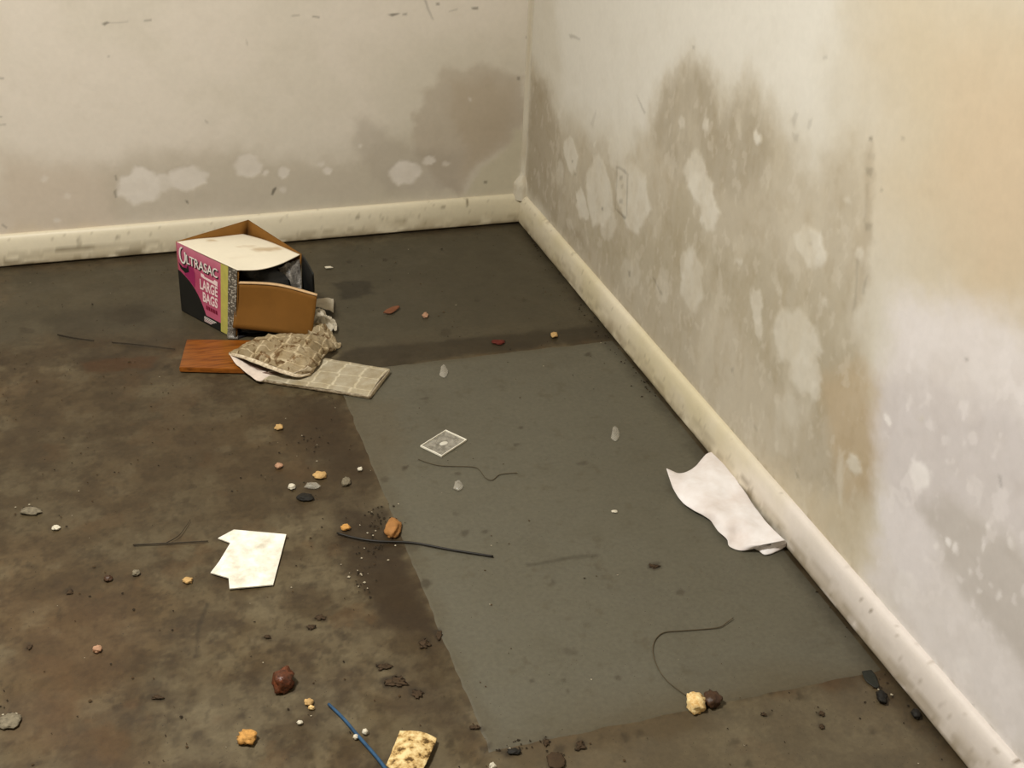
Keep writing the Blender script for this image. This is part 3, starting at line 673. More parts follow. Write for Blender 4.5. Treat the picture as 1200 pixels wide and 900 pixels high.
# brown side flap swung outwards, hinged on the near upright edge
hb_, ht_ = fl(273, 384, .030), fl(279.5, 331.5, .140)
rows = [[(272.5, 384, .032), (318, 389, .022), (365, 396, .012)],
        [(276, 357, .085), (322, 361, .075), (368.5, 371, .065)],
        [(279.5, 331.5, .138), (325, 334, .130), (371.5, 346, .118)]]
loft('side_flap', rows, 14, 8, m_brown, box, thick=.003)['label'] = 'brown side flap swung open'
rows = [[(279.5, 332.2, .138), (325, 334.8, .130), (371.5, 346.8, .118)], [(279.8, 330.2, .1395), (325.4, 332.6, .1315), (372, 344.8, .1195)]]
loft('flap_edge', rows, 14, 3, m_edge, box, thick=.0034)
# dark outer flap hinged on the far upright edge
rows = [[(354, 298, TOP-.004), (360, 307, TOP-.004), (367, 321, TOP-.010)],
        [(354.5, 330, .105), (361, 336, .10), (368, 343, .10)],
        [(356, 365, .035), (362, 370, .03), (366, 374, .03)]]
loft('end_flap', rows, 8, 8, m_black, box, thick=.003)['label'] = 'black printed end flap'
# rolled tread plate corner under the opening
rows = [[(267, 397, .002), (279, 397.5, .002)], [(266, 391, .012), (279, 390, .012)], [(268, 384, .027), (276, 383, .030)]]
loft('corner_lip', rows, 6, 6, m_plate, box, thick=.0015)
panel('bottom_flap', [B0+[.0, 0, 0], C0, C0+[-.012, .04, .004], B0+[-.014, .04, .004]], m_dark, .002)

# crumpled grey plastic showing in the opening
def mat_plastic():
    m = MB('crumpled_plastic'); nz = m.noise(70, 4, .7); r = m.ramp(nz.outputs[0], [(.35, tuple(lin(70, 66, 62))), (.6, tuple(lin(140, 134, 126))), (.72, tuple(lin(205, 198, 188)))])
    m.l(r.outputs[0], m.b.inputs['Base Color']); m.rough(.28, .5); m.bump(nz.outputs[0], .8, .006); return m.m
m_plas = mat_plastic()
rows = [[(326, 314, .150), (338, 307, .158), (352, 302, .160)], [(330, 324, .125), (341, 323, .130), (353, 320, .128)], [(334, 340, .095), (343, 342, .090), (354, 345, .085)], [(336, 362, .05), (345, 364, .045), (354, 366, .045)]]
pb = loft('plastic_bag', rows, 20, 26, m_plas, None, .006, 60, 4, .0008)
rows = [[(281, 318, .158), (305, 313, .160), (330, 306, .160)], [(281, 340, .11), (308, 340, .115), (340, 335, .115)], [(279, 372, .05), (310, 372, .05), (345, 368, .05)], [(281, 394, .010), (310, 393, .010), (345, 390, .010)]]
bb = loft('bin_bags', [[(x, y-4, z) for x, y, z in q] for q in rows], 16, 16, mat_mottled('black_plastic', lin(16, 16, 17), .2, 40, .35, .5, .003, .4), None, .003, 40, 6, .001)
tag(bb, 'glossy black bin bags packed inside the open box', 'bag')
tag(pb, 'crumpled grey plastic bag showing inside the open box', 'bag')

# ------------------------------------------------------------------ wooden board
def mat_wood():
    m = MB('varnished_wood'); tc = m.n('ShaderNodeTexCoord'); mp = m.n('ShaderNodeMapping'); mp.inputs['Scale'].default_value = (6, 60, 60)
    mp.inputs['Rotation'].default_value = (0, 0, .18)
    m.l(tc.outputs['Object'], mp.inputs[0]); nz = m.n('ShaderNodeTexNoise'); nz.inputs['Scale'].default_value = 2.2; nz.inputs['Detail'].default_value = 5; nz.inputs['Distortion'].default_value = .6
    m.l(mp.outputs[0], nz.inputs['Vector']); r = m.ramp(nz.outputs[0], [(.3, tuple(lin(84, 42, 6))), (.5, tuple(lin(128, 72, 18))), (.7, tuple(lin(146, 86, 26)))])
    m.l(r.outputs[0], m.b.inputs['Base Color']); m.rough(.35, .45); return m.m
m_wood = mat_wood()
def board():
    bm = bmesh.new(); z1 = .013
    top = [fl(210, 430.5, z1), fl(283, 432, z1), fl(355, 436, z1), fl(340, 398, z1), fl(219, 397.5, z1)]
    top = [top[0], fl(330, 434, z1), fl(330, 399, z1), top[4]]
    vs = [bm.verts.new(p) for p in top]+[bm.verts.new((p[0], p[1], .0015)) for p in top]
    bm.faces.new(vs[:4]); bm.faces.new(vs[4:][::-1])
    for k in range(4): bm.faces.new((vs[k], vs[4+k], vs[4+(k+1) % 4], vs[(k+1) % 4]))
    bmesh.ops.recalc_face_normals(bm, faces=bm.faces[:])
    bmesh.ops.bevel(bm, geom=bm.edges[:], offset=.0012, segments=2, affect='EDGES'); bm.verts.index_update()
    o = mobj('wooden_board', [v.co.copy() for v in bm.verts], [[v.index for v in f.verts] for f in bm.faces], m_wood); bm.free()
    tag(o, 'short varnished orange-brown wooden board in front of the box', 'board')
board()

# ------------------------------------------------------------------ newspapers
def mat_news(name, nx, ny, base, ink, seed, warp=.04, crease_shade=False):
    m = MB(name); tc = m.n('ShaderNodeTexCoord'); mp = m.n('ShaderNodeMapping'); mp.inputs['Location'].default_value = (seed, seed*.7, 0)
    m.l(tc.outputs['UV'], mp.inputs[0])
    b = m.n('ShaderNodeTexBrick'); b.offset = .12; b.inputs['Scale'].default_value = 1; b.inputs['Brick Width'].default_value = 1/nx; b.inputs['Row Height'].default_value = 1/ny
    b.inputs['Mortar Size'].default_value = .014; b.inputs['Mortar Smooth'].default_value = .8; b.inputs['Bias'].default_value = -.2
    b.inputs['Color1'].default_value = (*ink, 1); b.inputs['Color2'].default_value = (*(np.array(ink)*.6+np.array(base)*.4), 1); b.inputs['Mortar'].default_value = (*base, 1)
    dn = m.noise(14, 3, .5, 'UV'); dv = m.n('ShaderNodeMix', data_type='VECTOR'); dv.inputs[0].default_value = warp; m.l(mp.outputs[0], dv.inputs[4]); m.l(dn.outputs[1], dv.inputs[5])
    m.l(dv.outputs[1], b.inputs['Vector'])
    # fine lines of type inside the blocks
    w = m.n('ShaderNodeTexWave'); w.bands_direction = 'Y'; w.inputs['Scale'].default_value = ny*4.5; w.inputs['Distortion'].default_value = 1.0; w.inputs['Detail'].default_value = 3; w.inputs['Detail Scale'].default_value = 6
    m.l(mp.outputs[0], w.inputs['Vector']); r = m.ramp(w.outputs[0], [(.3, .78), (.7, 1.08)])
    c = m.mixc('MULTIPLY', 1.0, b.outputs[0], r.outputs[0])
    nz = m.noise(40, 4); r2 = m.ramp(nz.outputs[0], [(.3, tuple(lin(206, 190, 160)/lin(235, 225, 205))), (.65, 1.0)])
    c = m.mixc('MULTIPLY', 1.0, c, r2.outputs[0])
    if crease_shade:
        n4 = m.noise(48, 3, .55, dist=.8); r4 = m.ramp(n4.outputs[0], [(.36, tuple(lin(140, 116, 88)/lin(210, 200, 180))), (.46, 1.0)]); c = m.mixc('MULTIPLY', 1.0, c, r4.outputs[0])  # dark blotches in the colour stand in for shade in the creases
    m.l(c, m.b.inputs['Base Color']); m.rough(.85, .15); m.bump(nz.outputs[0], .25, .002); return m.m
news_base, news_ink = lin(204, 194, 170), lin(172, 162, 140)
m_news = mat_news('newsprint', 6, 3.0, news_base, news_ink, .2)
m_news2 = mat_news('newsprint_crumpled', 5.6, 5.0, lin(200, 184, 154), lin(150, 134, 106), .6, .03, True)
m_pages = mat_mottled('page_edges', lin(224, 210, 184), .35, 120, .85, .4, .002, .15, c2=lin(160, 140, 114))
m_pink_paper = mat_mottled('inner_pages', lin(222, 206, 192), .2, 50, .85, .2, .002, .15)

np_ = empty('folded_newspaper', tuple(fl(385, 440)), 'long flat folded newspaper lying on the floor in front of the box', 'newspaper')
rows = [[(300, 443, .010), (340, 450, .011), (390, 457, .011), (433, 464, .012)],
        [(312, 428, .013), (352, 433, .014), (400, 440, .015), (443, 447, .016)],
        [(330, 412, .013), (372, 418, .014), (412, 425, .014), (457, 432.5, .014)]]
loft('top_page', rows, 40, 20, m_news, np_, .0012, 45, 2, .0008)
rows = [[(300, 446.5, .0018), (340, 453, .0018), (390, 460.5, .0018), (433.5, 467.5, .0018)], [(300, 443, .0095), (340, 450, .0105), (390, 457, .0105), (433, 464.3, .0115)]]
loft('fold_edge', rows, 70, 4, m_pages, np_, .0012, 160, 5, .0006)
rows = [[(433.5, 467.5, .0018), (440, 460, .0018), (456.5, 437.5, .0018)], [(433, 464.3, .0115), (441, 452, .0145), (457, 433, .0135)]]
loft('open_edge', rows, 12, 4, m_pages, np_, .001, 120, 6, .0006)
rows = [[(305, 445, .002), (390, 458, .002), (432, 465, .002)], [(332, 416, .002), (410, 430, .002), (455, 437, .002)]]
loft('under_page', rows, 12, 6, m_pink_paper, np_, 0, 1, 0, .001)

cn = empty('crumpled_newspaper', tuple(fl(330, 425)), 'crumpled newspaper spilling over the wooden board below the box flap', 'newspaper')
rows = [[(269, 414, .026), (284, 417, .034), (304, 424, .037), (328, 433, .034), (350, 439.5, .024), (364, 438, .020)],
        [(270, 411, .034), (290, 408, .048), (310, 410, .052), (335, 419, .050), (360, 427, .038), (374, 427, .022)],
        [(283, 404, .040), (300, 399, .055), (322, 400, .060), (348, 406, .060), (370, 413, .040), (380, 417, .018)],
        [(292, 400, .040), (308, 393.5, .050), (335, 391.5, .058), (360, 393, .056), (385, 398, .036), (394, 409, .014)]]
loft('upper_page', rows, 64, 44, m_news2, cn, .0036, 30, 8, .0008, .012, True, True)
rows = [[(269, 415, .026), (276, 426, .020), (290, 438, .014), (304, 447, .009), (316, 441, .010), (330, 437, .014)],
        [(270, 414, .024), (280, 421, .022), (295, 430, .018), (308, 435, .016), (320, 434, .018), (332, 434, .020)]]
loft('lower_page', rows, 30, 8, m_pink_paper, cn, .0015, 70, 9, .0008, .003)
rows = [[(270, 415, .0235), (281, 422, .018), (296, 432, .015), (310, 438, .014), (330, 438, .016)], [(272, 411, .030), (290, 410, .030), (312, 414, .026), (335, 422, .024), (352, 430, .020)]]
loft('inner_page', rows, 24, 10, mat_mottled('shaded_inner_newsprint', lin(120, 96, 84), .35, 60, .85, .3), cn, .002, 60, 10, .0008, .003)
rows = [[(352, 441, .016), (366, 434, .022), (374, 424, .022), (384, 412, .018)], [(344, 437, .030), (358, 431, .036), (367, 420, .036), (378, 406, .030)]]
loft('rolled_rim', rows, 24, 8, m_pages, cn, .0015, 60, 12, .001, .012)

rows = [[(268, 416, .022), (283, 420, .030), (303, 427.5, .033), (327, 436.5, .030), (348, 442, .021), (362, 440, .017)], [(268.5, 413, .028), (284, 416, .036), (304, 423, .039), (328, 432, .036), (350, 438.5, .026), (364, 437, .022)]]
loft('front_rim', rows, 30, 4, m_pages, cn, .0008, 60, 13, .001, .010)
cp = empty('crumpled_paper', tuple(fl(385, 390)), 'crumpled scrap of grey-white paper to the right of the box', 'paper')
m_grp = mat_mottled('grey_paper', lin(196, 186, 166), .25, 40, .85, .4, .002, .15)
rows = [[(360, 400, .004), (378, 404, .008), (390, 412, .002)], [(362, 388, .03), (382, 392, .030), (400, 405, .004)], [(362, 380, .03), (380, 380, .026), (396, 402, .010)]]
loft('crumpled_sheet', rows, 26, 26, m_news2, cp, .006, 55, 21, .0008, .002, True, True)
rows = [[(362, 384, .020), (378, 384, .016), (394, 388, .010)], [(364, 372, .030), (380, 376, .028), (395, 383, .008)], [(366, 364, .028), (378, 364, .030), (392, 376, .008)]]
loft('crumpled_fold', rows, 24, 24, m_grp, cp, .007, 60, 22, .0008, .002, True, True)
rows = [[(366, 360, .020), (380, 362, .024), (391, 366, .006)], [(368, 354, .024), (380, 354, .026), (391, 360, .012)], [(370, 350, .018), (382, 349, .020), (391, 350, .014)]]
loft('paper_corner', rows, 16, 16, m_grp, cp, .003, 60, 23, .0008, .002, True, False)

# ------------------------------------------------------------------ white paper scrap, plastic case, cloth
m_paper = mat_mottled('white_paper', lin(244, 239, 226), .10, 38, .8, .1, .001, .2, c2=lin(196, 189, 172))
o = flat_poly('torn_paper', [(255.5, 630.5), (274, 620.5), (335.5, 626), (320, 685), (269, 689.5), (267.8, 677), (246.7, 671), (256.7, 658), (270, 636)][::-1], .0018, .0022, m_paper)
tag(o, 'torn white sheet of card with notched left edge flat on dirty floor', 'paper')

cs = empty('plastic_case', tuple(fl(520, 519)), 'small clear rectangular plastic case lid with pale rim', 'plastic case')
def case():
    q = [fl(492.5, 522.5, .004), fl(517.5, 534.5, .004), fl(547, 515.3, .004), fl(522.5, 504, .004)]; cen = sum(q)/4
    m = MB('clear_plastic'); nz = m.noise(90, 4); r = m.ramp(nz.outputs[0], [(.35, tuple(lin(150, 145, 132))), (.7, tuple(lin(210, 204, 190)))])
    m.l(r.outputs[0], m.b.inputs['Base Color']); m.rough(.2, .5); m.b.inputs['Transmission Weight'].default_value = .45; m.b.inputs['IOR'].default_value = 1.25; m.b.inputs['Alpha'].default_value = .75
    mr = mat_mottled('frosted_rim', lin(240, 235, 220), .08, 80, .3, .05)
    V = [p for p in q]; panelv = [cen+(p-cen)*.97 for p in q]
    b = [np.array([p[0], p[1], .0016]) for p in panelv]; t = [np.array([p[0], p[1], .0026]) for p in panelv]
    mobj('clear_panel', b+t, [(3, 2, 1, 0), (4, 5, 6, 7)]+[(k, (k+1) % 4, 4+(k+1) % 4, 4+k) for k in range(4)], m.m, cs)
    # rim: four-sided frame
    rings = []
    for s, z in ((1.0, .0014), (1.0, .0050), (.95, .0050), (.95, .0014)): rings.append([np.array([*(cen+(p-cen)*s)[:2], z]) for p in q])
    V = sum(rings, []); F = []
    for i in range(4):
        for k in range(4): F.append((i*4+k, i*4+(k+1) % 4, ((i+1) % 4)*4+(k+1) % 4, ((i+1) % 4)*4+k))
    mobj('rim', V, F, mr, cs)
    V = []; n = 16
    ex = (q[2]-q[0])/np.linalg.norm(q[2]-q[0]); ey = (q[1]-q[3])/np.linalg.norm(q[1]-q[3])
    for r, z in ((.009, .0026), (.008, .0036), (.003, .0044)):
        for k in range(n): V.append(np.array([*(cen+ex*r*math.cos(k*2*math.pi/n)+ey*r*.8*math.sin(k*2*math.pi/n))[:2], z]))
    F = [(i*n+k, i*n+(k+1) % n, (i+1)*n+(k+1) % n, (i+1)*n+k) for i in range(2) for k in range(n)]+[tuple(2*n+k for k in range(n))]
    mobj('raised_hub', V, F, mat_mottled('milky_hub', lin(205, 200, 186), .1, 60, .35, .05), cs)
case()

m_cloth = mat_mottled('white_cloth', lin(238, 234, 234), .05, 14, .85, .1, .001, .15, c2=lin(216, 205, 199))
cl = empty('white_cloth', tuple(fl(850, 600)), 'white rag lying crumpled against the right skirting board', 'cloth')
rows = [[(781, 549.5, .014), (789, 573, .007), (800, 589, .006), (811, 596.5, .009), (830, 608, .006), (841, 622, .007), (852, 632, .009), (855, 640.5, .003), (870, 645, .004), (886, 642, .010)],
        [(797, 554.5, .004), (808, 571, .017), (824, 591, .013), (840, 602, .021), (853, 616, .020), (864, 629, .006), (880, 638, .017), (892, 639, .019)],
        [(814, 547.5, .006), (829, 566, .020), (847, 590, .015), (865, 606, .024), (878, 621, .022), (891, 632, .018), (904, 636.5, .022)],
        [(828, 532, .012), (840, 550, .020), (858, 578, .016), (876, 600, .022), (892, 618, .020), (904, 629, .022), (913, 635, .024)],
        [(838, 529.5, .012), (846, 537, .014), (869, 571, .018), (884, 594, .016), (898, 612, .020), (911, 625, .024), (920, 633.5, .022)]]
loft('cloth_sheet', rows, 70, 44, m_cloth, cl, .0016, 26, 31, .0016, .002)
rows = [[(880, 641, .004), (889, 645, .003), (897, 650.5, .0025), (913, 645, .003), (921, 640, .006)], [(882, 638, .014), (893, 638, .012), (904, 638.5, .012), (914, 636.5, .014), (920.5, 635, .016)]]
loft('tucked_fold', rows, 20, 8, m_cloth, cl, .001, 60, 33, .0014, .002)
rows = [[(902, 642, .008), (912, 641.5, .009), (921.5, 637.5, .011)], [(904, 637, .017), (913, 634, .019), (920, 633, .020)]]
loft('rolled_corner', rows, 12, 6, m_cloth, cl, .0006, 60, 34, .0014, .004)

# ------------------------------------------------------------------ wires, twigs, cord
m_cable = mat_mottled('black_rubber', lin(34, 30, 24), .3, 90, .5, .2)
m_twig = mat_mottled('dark_twig', lin(54, 46, 34), .3, 90, .8, .4)
m_thread = mat_mottled('brown_thread', lin(84, 74, 56), .25, 90, .8, .2)
m_blue = mat_mottled('blue_plastic', lin(48, 84, 116), .25, 60, .4, .1, c2=lin(32, 56, 80))
tag(tube('cable', [(395, 624.5, .004), (415, 630, .0035), (440, 634, .0035), (483, 636, .0035), (527, 644, .0035), (578, 652, .0035)], .0021, m_cable), 'stiff black cable offcut beside the tan chip', 'cable')
tag(tube('thread', [(490, 538, .002), (504, 543, .002), (520, 546, .002), (553, 547, .002), (562, 551, .002), (569, 560, .002), (577, 562.5, .002), (586, 556, .002), (606, 554, .002)], .0008, m_thread), 'thin wavy brown thread near the clear plastic case', 'thread')
tag(tube('wire', [(859, 724, .004), (851, 730, .003), (843, 735, .0025), (822, 737.5, .002), (801, 739, .002), (776, 742, .002), (765.5, 756, .002), (768, 776, .002), (781, 797, .002), (804, 815, .002)], .0009, m_thread), 'thin curved wire ending at the cream foam crumb', 'wire')
tag(tube('twig', [(67.5, 392, .003), (88, 396, .0035), (110, 399, .003)], .0018, m_twig, taper=.6), 'short dark twig on the floor left of the board', 'twig')
tag(tube('thin_stick', [(131, 401, .0025), (165, 404, .003), (205, 409, .0025)], .0013, m_twig, taper=.7), 'thin dark stick pointing at the wooden board', 'twig')
tw = empty('forked_twig', tuple(fl(200, 636)), 'dark forked twig left of the torn white card', 'twig')
tube('stem', [(156, 638.5, .0025), (190, 637, .003), (244, 634, .0025)], .0015, m_twig, tw, taper=.7)
tube('side_branch', [(195, 636, .003), (210, 627, .005), (223, 609, .003)], .0009, m_twig, tw, taper=.5)
tag(tube('blue_cord', [(385, 825, .003), (402.5, 842, .003), (419, 861.5, .0032), (440, 885.5, .0032), (452, 901, .0032), (462, 914, .0032)], .0024, m_blue, taper=1.25), 'blue plastic cord running out of the bottom edge', 'cord')

# ------------------------------------------------------------------ crumbs and lumps
def lump(name, px, py, w, h, hz, mat, seed, jag=.35, parent=None, level=2, rot=0.0):
    """irregular lump: w, h are its extents across and along the view in pixels, hz its height in metres"""
    if 6 < w < 15: w, h = w*.85, h*.85
    p = fl(px, py+h*.25); dep = np.dot(p-CAM, fw); mpp = dep/FOC
    rx = w*mpp/2; ry = max(h*mpp/2/.55-hz*.3, rx*.45)
    ry = min(ry, rx*1.8)
    bm = bmesh.new(); bmesh.ops.create_icosphere(bm, subdivisions=level, radius=1.0)
    o = Vector((seed*3.7, seed*1.3, seed*.7)); V = []
    ca, sa = math.cos(-YAW+rot), math.sin(-YAW+rot)
    for v in bm.verts:
        d = v.co.normalized(); k = 1+jag*mnoise.noise(d*1.7+o)*1.5+jag*.8*mnoise.noise(d*3.6+o)+jag*.5*mnoise.noise(d*8+o)
        q = d*k; z = max(q.z, -.55)
        x, y = q.x*rx, q.y*ry
        V.append((p[0]+x*ca-y*sa, p[1]+x*sa+y*ca, z*hz*.65))
    V = np.array(V); V[:, 2] += .0006-V[:, 2].min(); F = [[w_.index for w_ in f.verts] for f in bm.faces]; bm.free()
    return mobj(name, V, F, mat, parent, level > 2 or jag < .3)
m_tan = mat_mottled('tan_crumb', lin(196, 160, 106), .35, 120, .85, .6, .003, .2)
m_orange = mat_mottled('orange_tan_crumb', lin(204, 152, 84), .4, 160, .85, .6, .003, .2)
m_chip = mat_mottled('tan_wood', lin(168, 118, 66), .35, 80, .75, .3, .001)
m_cream = mat_mottled('cream_foam', lin(240, 218, 164), .3, 150, .9, .8, .003, .15, c2=lin(206, 160, 94))
m_rust = mat_mottled('rusty_red_brown', lin(104, 54, 30), .55, 110, .32, .7, .004, .5, c2=lin(42, 24, 14))
m_nut = mat_mottled('dark_brown', lin(70, 46, 28), .35, 90, .5, .5, .003, .4)
m_whitec = mat_mottled('white_crumb', lin(214, 206, 186), .3, 140, .8, .5, .003)
m_greyc = mat_mottled('grey_grit', lin(128, 118, 98), .5, 140, .8, .6, .003)
m_blk = mat_mottled('black_debris', lin(30, 27, 22), .3, 100, .7, .6, .003)
m_mud = mat_mottled('brown_mud', lin(66, 50, 32), .3, 90, .8, .5, .002)
m_leaf = mat_mottled('dry_leaf', lin(122, 76, 50), .3, 60, .7, .3, .001)
m_pinkc = mat_mottled('pinkish_crumb', lin(176, 136, 108), .2, 90, .8, .4, .002)
m_red = mat_mottled('dark_red', lin(96, 34, 24), .25, 90, .7, .4, .002)
m_dleaf = mat_mottled('blackish_leaf', lin(34, 36, 30), .3, 70, .5, .3, .001)
m_flk = MB('filmy_plastic'); m_flk.b.inputs['Base Color'].default_value = (*lin(190, 184, 170), 1); m_flk.rough(.25, .5); m_flk.b.inputs['Alpha'].default_value = .32
_n = m_flk.noise(60, 2); m_flk.bump(_n.outputs[0], .5, .003); m_flk = m_flk.m

big = [
    ('wood_chip', 460, 616, 18, 24, .016, m_chip, 'tan block-shaped chip standing beside the black cable', 'chip', 3),
    ('rusty_lump', 332, 797, 26, 24, .024, m_rust, 'shiny reddish-brown rusty lump on the floor', 'lump', 4),
    ('bread_crumb', 290, 863, 22, 15, .012, m_orange, 'orange-tan crumb below the rusty lump', 'crumb', 5),
    ('foam_crumb', 815, 822, 23, 21, .018, m_cream, 'cream foam crumb at the end of the curved wire', 'crumb', 6),
    ('brown_nut', 834, 819, 20, 17, .017, m_nut, 'dark brown nut-like lump touching the cream foam crumb', 'lump', 7),
    ('tan_crumb', 220, 680, 14, 8, .007, m_tan, 'small tan crumb below left of the torn white card', 'crumb', 8),
    ('tan_crumb', 114, 761, 13, 8, .008, m_pinkc, 'small pinkish-tan crumb alone on the lower left floor', 'crumb', 9),
    ('tan_crumb', 327, 500, 11, 9, .007, m_tan, 'small tan crumb highest of the group below the newspaper', 'crumb', 10),
    ('tan_crumb', 327, 545.5, 10, 8, .007, m_pinkc, 'small pinkish crumb left of the grey grit below newspaper', 'crumb', 11),
    ('shell_fragment', 375, 556, 16, 9, .007, m_tan, 'curled yellowish fragment between the grit and white bead', 'fragment', 12),
    ('white_chip', 342, 570, 10, 8, .007, m_whitec, 'small white chip beside the black debris fleck', 'chip', 13),
    ('black_fleck', 357, 582, 18, 9, .007, m_blk, 'ragged black fleck below the small white chip', 'debris', 14),
    ('grey_stone', 405.5, 564, 12, 12, .009, m_greyc, 'small grey-white stone near the dark floor band', 'stone', 15),
    ('orange_crumb', 405, 618, 13, 8, .008, m_orange, 'small orange crumb at the left tip of the black cable', 'crumb', 16),
    ('dry_leaf', 458.5, 362, 20, 9, .006, m_leaf, 'curled reddish-brown leaf right of the cardboard box', 'leaf', 17),
    ('pink_crumb', 498.5, 369, 8, 8, .007, m_pinkc, 'tiny pinkish crumb right of the reddish leaf', 'crumb', 18),
    ('red_chip', 584, 400, 15, 7, .004, m_red, 'dark red chip on the seam behind the grey sheet', 'chip', 19),
    ('tan_crumb', 649.5, 392, 10, 9, .008, m_tan, 'small tan crumb behind the grey sheet near right wall', 'crumb', 20),
    ('white_scrap', 385, 313, 10, 4, .003, m_whitec, 'tiny white scrap on the floor right of the box', 'scrap', 21),
    ('grey_fluff', 36, 598, 24, 9, .007, m_greyc, 'grey gritty clump near the left edge of the floor', 'debris', 22),
    ('grey_fluff', 12, 842, 24, 16, .006, m_greyc, 'pale gritty clump at the lower left edge of floor', 'debris', 23),
    ('grit_pebble', 160, 671, 10, 8, .007, m_greyc, 'small grey pebble left of the small tan crumb', 'pebble', 24),
    ('grit_pebble', 127, 677.5, 11, 8, .006, m_nut, 'small dark pebble furthest left below the forked twig', 'pebble', 25),
    ('tan_crumb', 362, 822.5, 12, 8, .006, m_tan, 'pale tan crumb between rusty lump and blue cord', 'crumb', 26),
    ('tan_crumb', 365, 830, 8, 5, .006, m_cream, 'tiny cream crumb just below the pale tan crumb', 'crumb', 27),
    ('white_chip', 351.5, 847, 8, 5, .005, m_whitec, 'tiny white chip between the orange crumb and blue cord', 'chip', 28),
    ('white_bead', 428, 858, 8, 7, .007, m_whitec, 'tiny whitish bead touching right side of blue cord', 'bead', 29),
    ('white_bead', 417, 864, 6, 5, .006, m_whitec, 'tiny whitish bead touching left side of blue cord', 'bead', 30),
    ('white_chip', 66, 618, 11, 7, .005, m_whitec, 'small white chip below the grey clump at left', 'chip', 31),
    ('white_bead', 577, 898, 9, 8, .008, m_whitec, 'white bead at the bottom edge below the grey sheet', 'bead', 32),
    ('mud_flake', 651, 888, 20, 15, .004, m_mud, 'round brown mud flake at the bottom below grey sheet', 'flake', 33),
    ('black_clump', 1033, 815, 14, 20, .010, m_blk, 'black clump of debris near the right skirting', 'debris', 34),
    ('black_clump', 1073, 836, 12, 12, .008, m_blk, 'black crumbly clump tucked against the right skirting foot', 'debris', 35),
    ('dark_fleck', 602, 880, 16, 6, .004, m_blk, 'black flake at the near left corner of grey sheet', 'debris', 36),
    ('white_chip', 422, 549.5, 6, 5, .005, m_whitec, 'tiny white chip above the small grey-white stone', 'chip', 37),
    ('white_scrap', 720, 599, 9, 4, .002, m_whitec, 'tiny white scrap on the grey sheet left of the rag', 'scrap', 38),
]
for nm, x, y, w, h, hz, mt, lb, ct, sd in big:
    if nm == 'dry_leaf': continue
    tag(lump(nm, x, y, w, h, hz, mt, sd, .26, None, 3), lb, ct)
lf_ = loft('dry_leaf', [[(449, 367, .004), (459, 367, .003), (468.5, 360, .006)], [(450, 365, .008), (459, 363, .007), (468, 358.5, .009)], [(454, 362, .006), (460, 359.5, .006), (466, 358, .008)]], 14, 8, m_leaf, None, .0006, 80, 3, .0008)
tag(lf_, 'curled reddish-brown leaf right of the cardboard box', 'leaf')
lf_ = loft('dark_leaf', [[(1010, 787, .002), (1014, 797, .002), (1026, 806, .002)], [(1014, 786, .004), (1020, 795, .003), (1029, 806, .002)], [(1021, 785, .003), (1027, 793, .003), (1030, 804, .002)]], 12, 8, m_dleaf, None, .0006, 80, 3, .0008)
tag(lf_, 'flat blackish leaf near the right skirting board', 'leaf')
for x, y, w, h, sd, lb in [(520, 435, 5, 8, 1, 'filmy clear plastic fleck just inside the far edge of the grey sheet'), (537, 569, 6, 6, 2, 'filmy whitish plastic fleck below the brown thread'), (721, 508, 5, 9, 3, 'filmy clear plastic fleck on the grey sheet near right skirting'), (366, 569, 10, 4, 4, 'filmy translucent sliver beside the curled yellowish fragment')]:
    o = loft('plastic_fleck', [[(x-w, y+h*.6, .002), (x, y+h, .002), (x+w*.7, y+h*.7, .002)], [(x-w*.8, y, .006), (x+w*.1, y, .007), (x+w, y, .003)], [(x-w*.6, y-h*.8, .003), (x, y-h, .003), (x+w*.5, y-h*.7, .002)]], 10, 10, m_flk, None, .002, 120, sd, .0005)
    tag(o, lb, 'plastic')

# cream spotted crust piece at the bottom edge
def crust():
    m = MB('cream_crust'); nz = m.noise(75, 4, .6); r = m.ramp(nz.outputs[0], [(.38, tuple(lin(88, 66, 34))), (.47, tuple(lin(186, 154, 100))), (.62, tuple(lin(224, 202, 150)))])
    m.l(r.outputs[0], m.b.inputs['Base Color']); m.rough(.85, .2); m.bump(nz.outputs[0], .7, .004)
    rows = [[(453, 897, .010), (462, 875, .012), (469, 857, .010)], [(466, 906, .013), (476, 880, .017), (481, 857, .013)], [(482, 908, .013), (492, 884, .017), (497, 859, .013)], [(494, 904, .009), (503, 886, .011), (512, 866, .009)]]
    o = loft('crust_piece', [[(x, y+1, z*.6) for x, y, z in q] for q in rows], 26, 22, m.m, None, .0010, 80, 44, .0, .004)
    solid(o, .003, -1)
    tag(o, 'flat cream crusty fragment with brown spots at the bottom edge', 'crust')
crust()

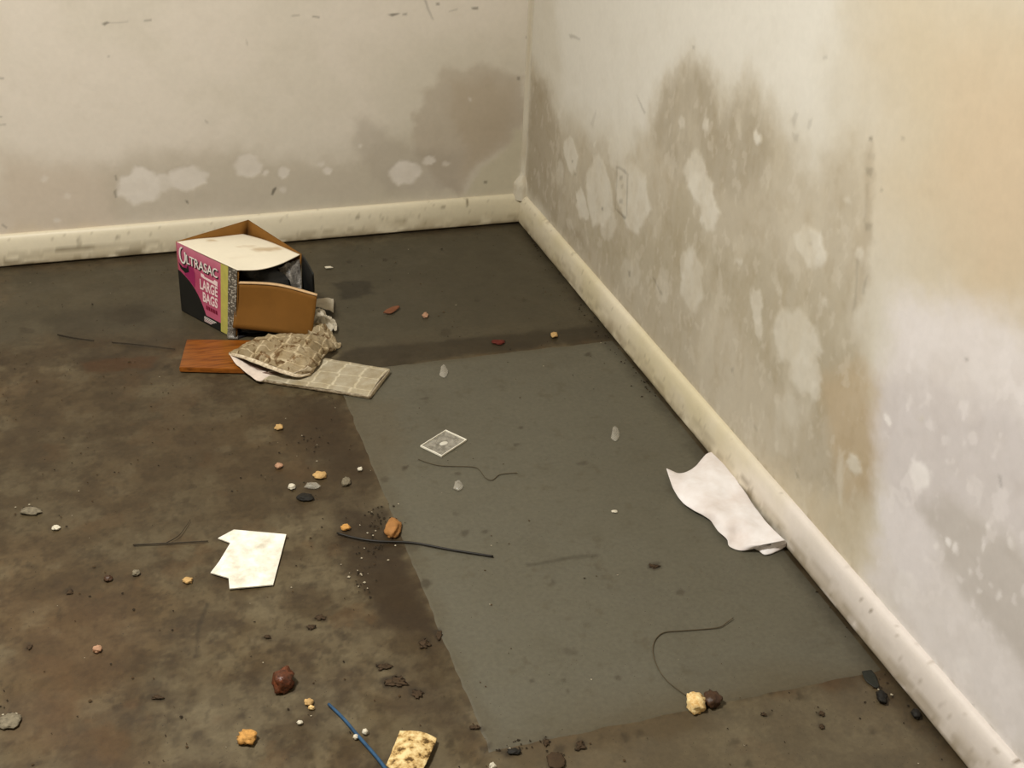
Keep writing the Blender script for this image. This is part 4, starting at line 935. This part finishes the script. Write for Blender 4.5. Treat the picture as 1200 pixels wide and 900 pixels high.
# loose dark flakes of dirt, one by one
flakes = [(450, 780, 18, 8, 'upper left dark mud flake of the three beside the grey sheet edge'), (465, 797, 24, 10, 'largest ragged dark mud flake of the three beside the grey sheet'),
          (490, 812, 16, 9, 'lower right dark mud flake of the three beside the grey sheet'), (497, 753, 14, 10, 'dark mud flake close left of the long edge of grey sheet'),
          (375, 723, 14, 6, 'upper of two dark flakes below right of the torn white card'), (365, 734, 12, 6, 'lower of two dark flakes below right of the torn white card'),
          (314, 746, 10, 4, 'small dark flake between the torn white card and rusty lump'), (185, 817, 16, 4, 'long thin dark flake left of the rusty lump'),
          (766, 663, 13, 6, 'dark flake lying on the grey sheet above the curved wire'), (82, 693, 8, 6, 'small dark flake below the forked twig at far left'),
          (35, 758, 6, 5, 'tiny dark flake left of the small pinkish-tan crumb'), (515, 742, 7, 10, 'small upright dark flake on the left edge of grey sheet'),
          (640, 869, 8, 9, 'dark flake above the round brown mud flake'), (680, 872, 14, 9, 'dark flake right of the round brown mud flake'),
          (557, 852, 14, 5, 'dark flake just above the near left corner of grey sheet'), (895, 837, 8, 4, 'tiny dark flake right of the dark brown nut-like lump'),
          (963, 836, 6, 5, 'upper of two tiny dark flakes between nut and right skirting'), (963, 851, 6, 5, 'lower of two tiny dark flakes between nut and right skirting')]
for k, (x, y, w, h, lb) in enumerate(flakes):
    tag(lump('dirt_flake', x, y, w*.8, h*.8, .0012, m_mud, 60+k, .8, None, 3), lb, 'flake', 'dark dirt flakes on the floor')

# uncountable grit: tiny specks over the floor, joined
def grit():
    rnd = random.Random(9); V = []; F = []; K = []
    def inside(x, y):
        if x > -.985 and x < -.66 and y > -.53 and y < -.2: return True          # box
        if -1.0 < x < -.42 and -.82 < y < -.45: return True                        # board and papers
        return -.32 < x and -1.62 < y < -1.0                                      # rag
    def add(x, y, r, c):
        if inside(x, y): return
        n = len(V)
        for (a, b, d) in ((1, 0, 0), (0, 1, 0), (-1, 0, 0), (0, -1, 0), (0, 0, .6), (0, 0, -.3)):
            V.append((x+r*a*rnd.uniform(.6, 1.8), y+r*b*rnd.uniform(.6, 1.8), .0010+r*d)); K.append(c)
        for q in ((0, 1, 4), (1, 2, 4), (2, 3, 4), (3, 0, 4), (1, 0, 5), (2, 1, 5), (3, 2, 5), (0, 3, 5)): F.append(tuple(n+i for i in q))
    dk, br, pl = lin(46, 38, 27), lin(74, 58, 38), lin(170, 160, 138)
    for k in range(900):
        x = rnd.uniform(-1.45, -.01); y = rnd.uniform(-2.15, -.02)
        if x > PATCH[0] and PATCH[1] < y < PATCH[2] and rnd.random() < .75: continue
        add(x, y, rnd.uniform(.0006, .0018)*(1.6 if rnd.random() < .06 else 1), dk if rnd.random() < .5 else br)
    for k in range(60): add(rnd.uniform(-1.45, -.01), rnd.uniform(-2.15, -.05), rnd.uniform(.0006, .0015), pl)
    for cx, cy, sx, sy, n in ((443, 612, 18, 16, 60), (440, 645, 22, 12, 30), (425, 680, 14, 18, 24), (612, 876, 30, 7, 24), (10, 838, 14, 12, 20), (36, 598, 12, 5, 14), (1030, 808, 14, 14, 14), (360, 520, 20, 14, 16)):
        for k in range(n):
            p = fl(rnd.gauss(cx, sx*.6), rnd.gauss(cy, sy*.6)); add(p[0], p[1], rnd.uniform(.0008, .0024), dk if rnd.random() < .8 else pl)
    for k in range(90):                                                           # along the foot of the right skirting
        y = rnd.uniform(-1.1, -.5) if k < 50 else rnd.uniform(-2.1, -.1); add(-abs(rnd.gauss(.006, .014))-.003, y, rnd.uniform(.0008, .0026), dk)
    o = mobj('floor_grit', V, F, mat_paint('grit', .85, .2, .2, 90, .1, .001).m, col=np.array(K)); tag(o, 'fine dark and pale grit scattered over the floor', 'grit', kind='stuff')
grit()
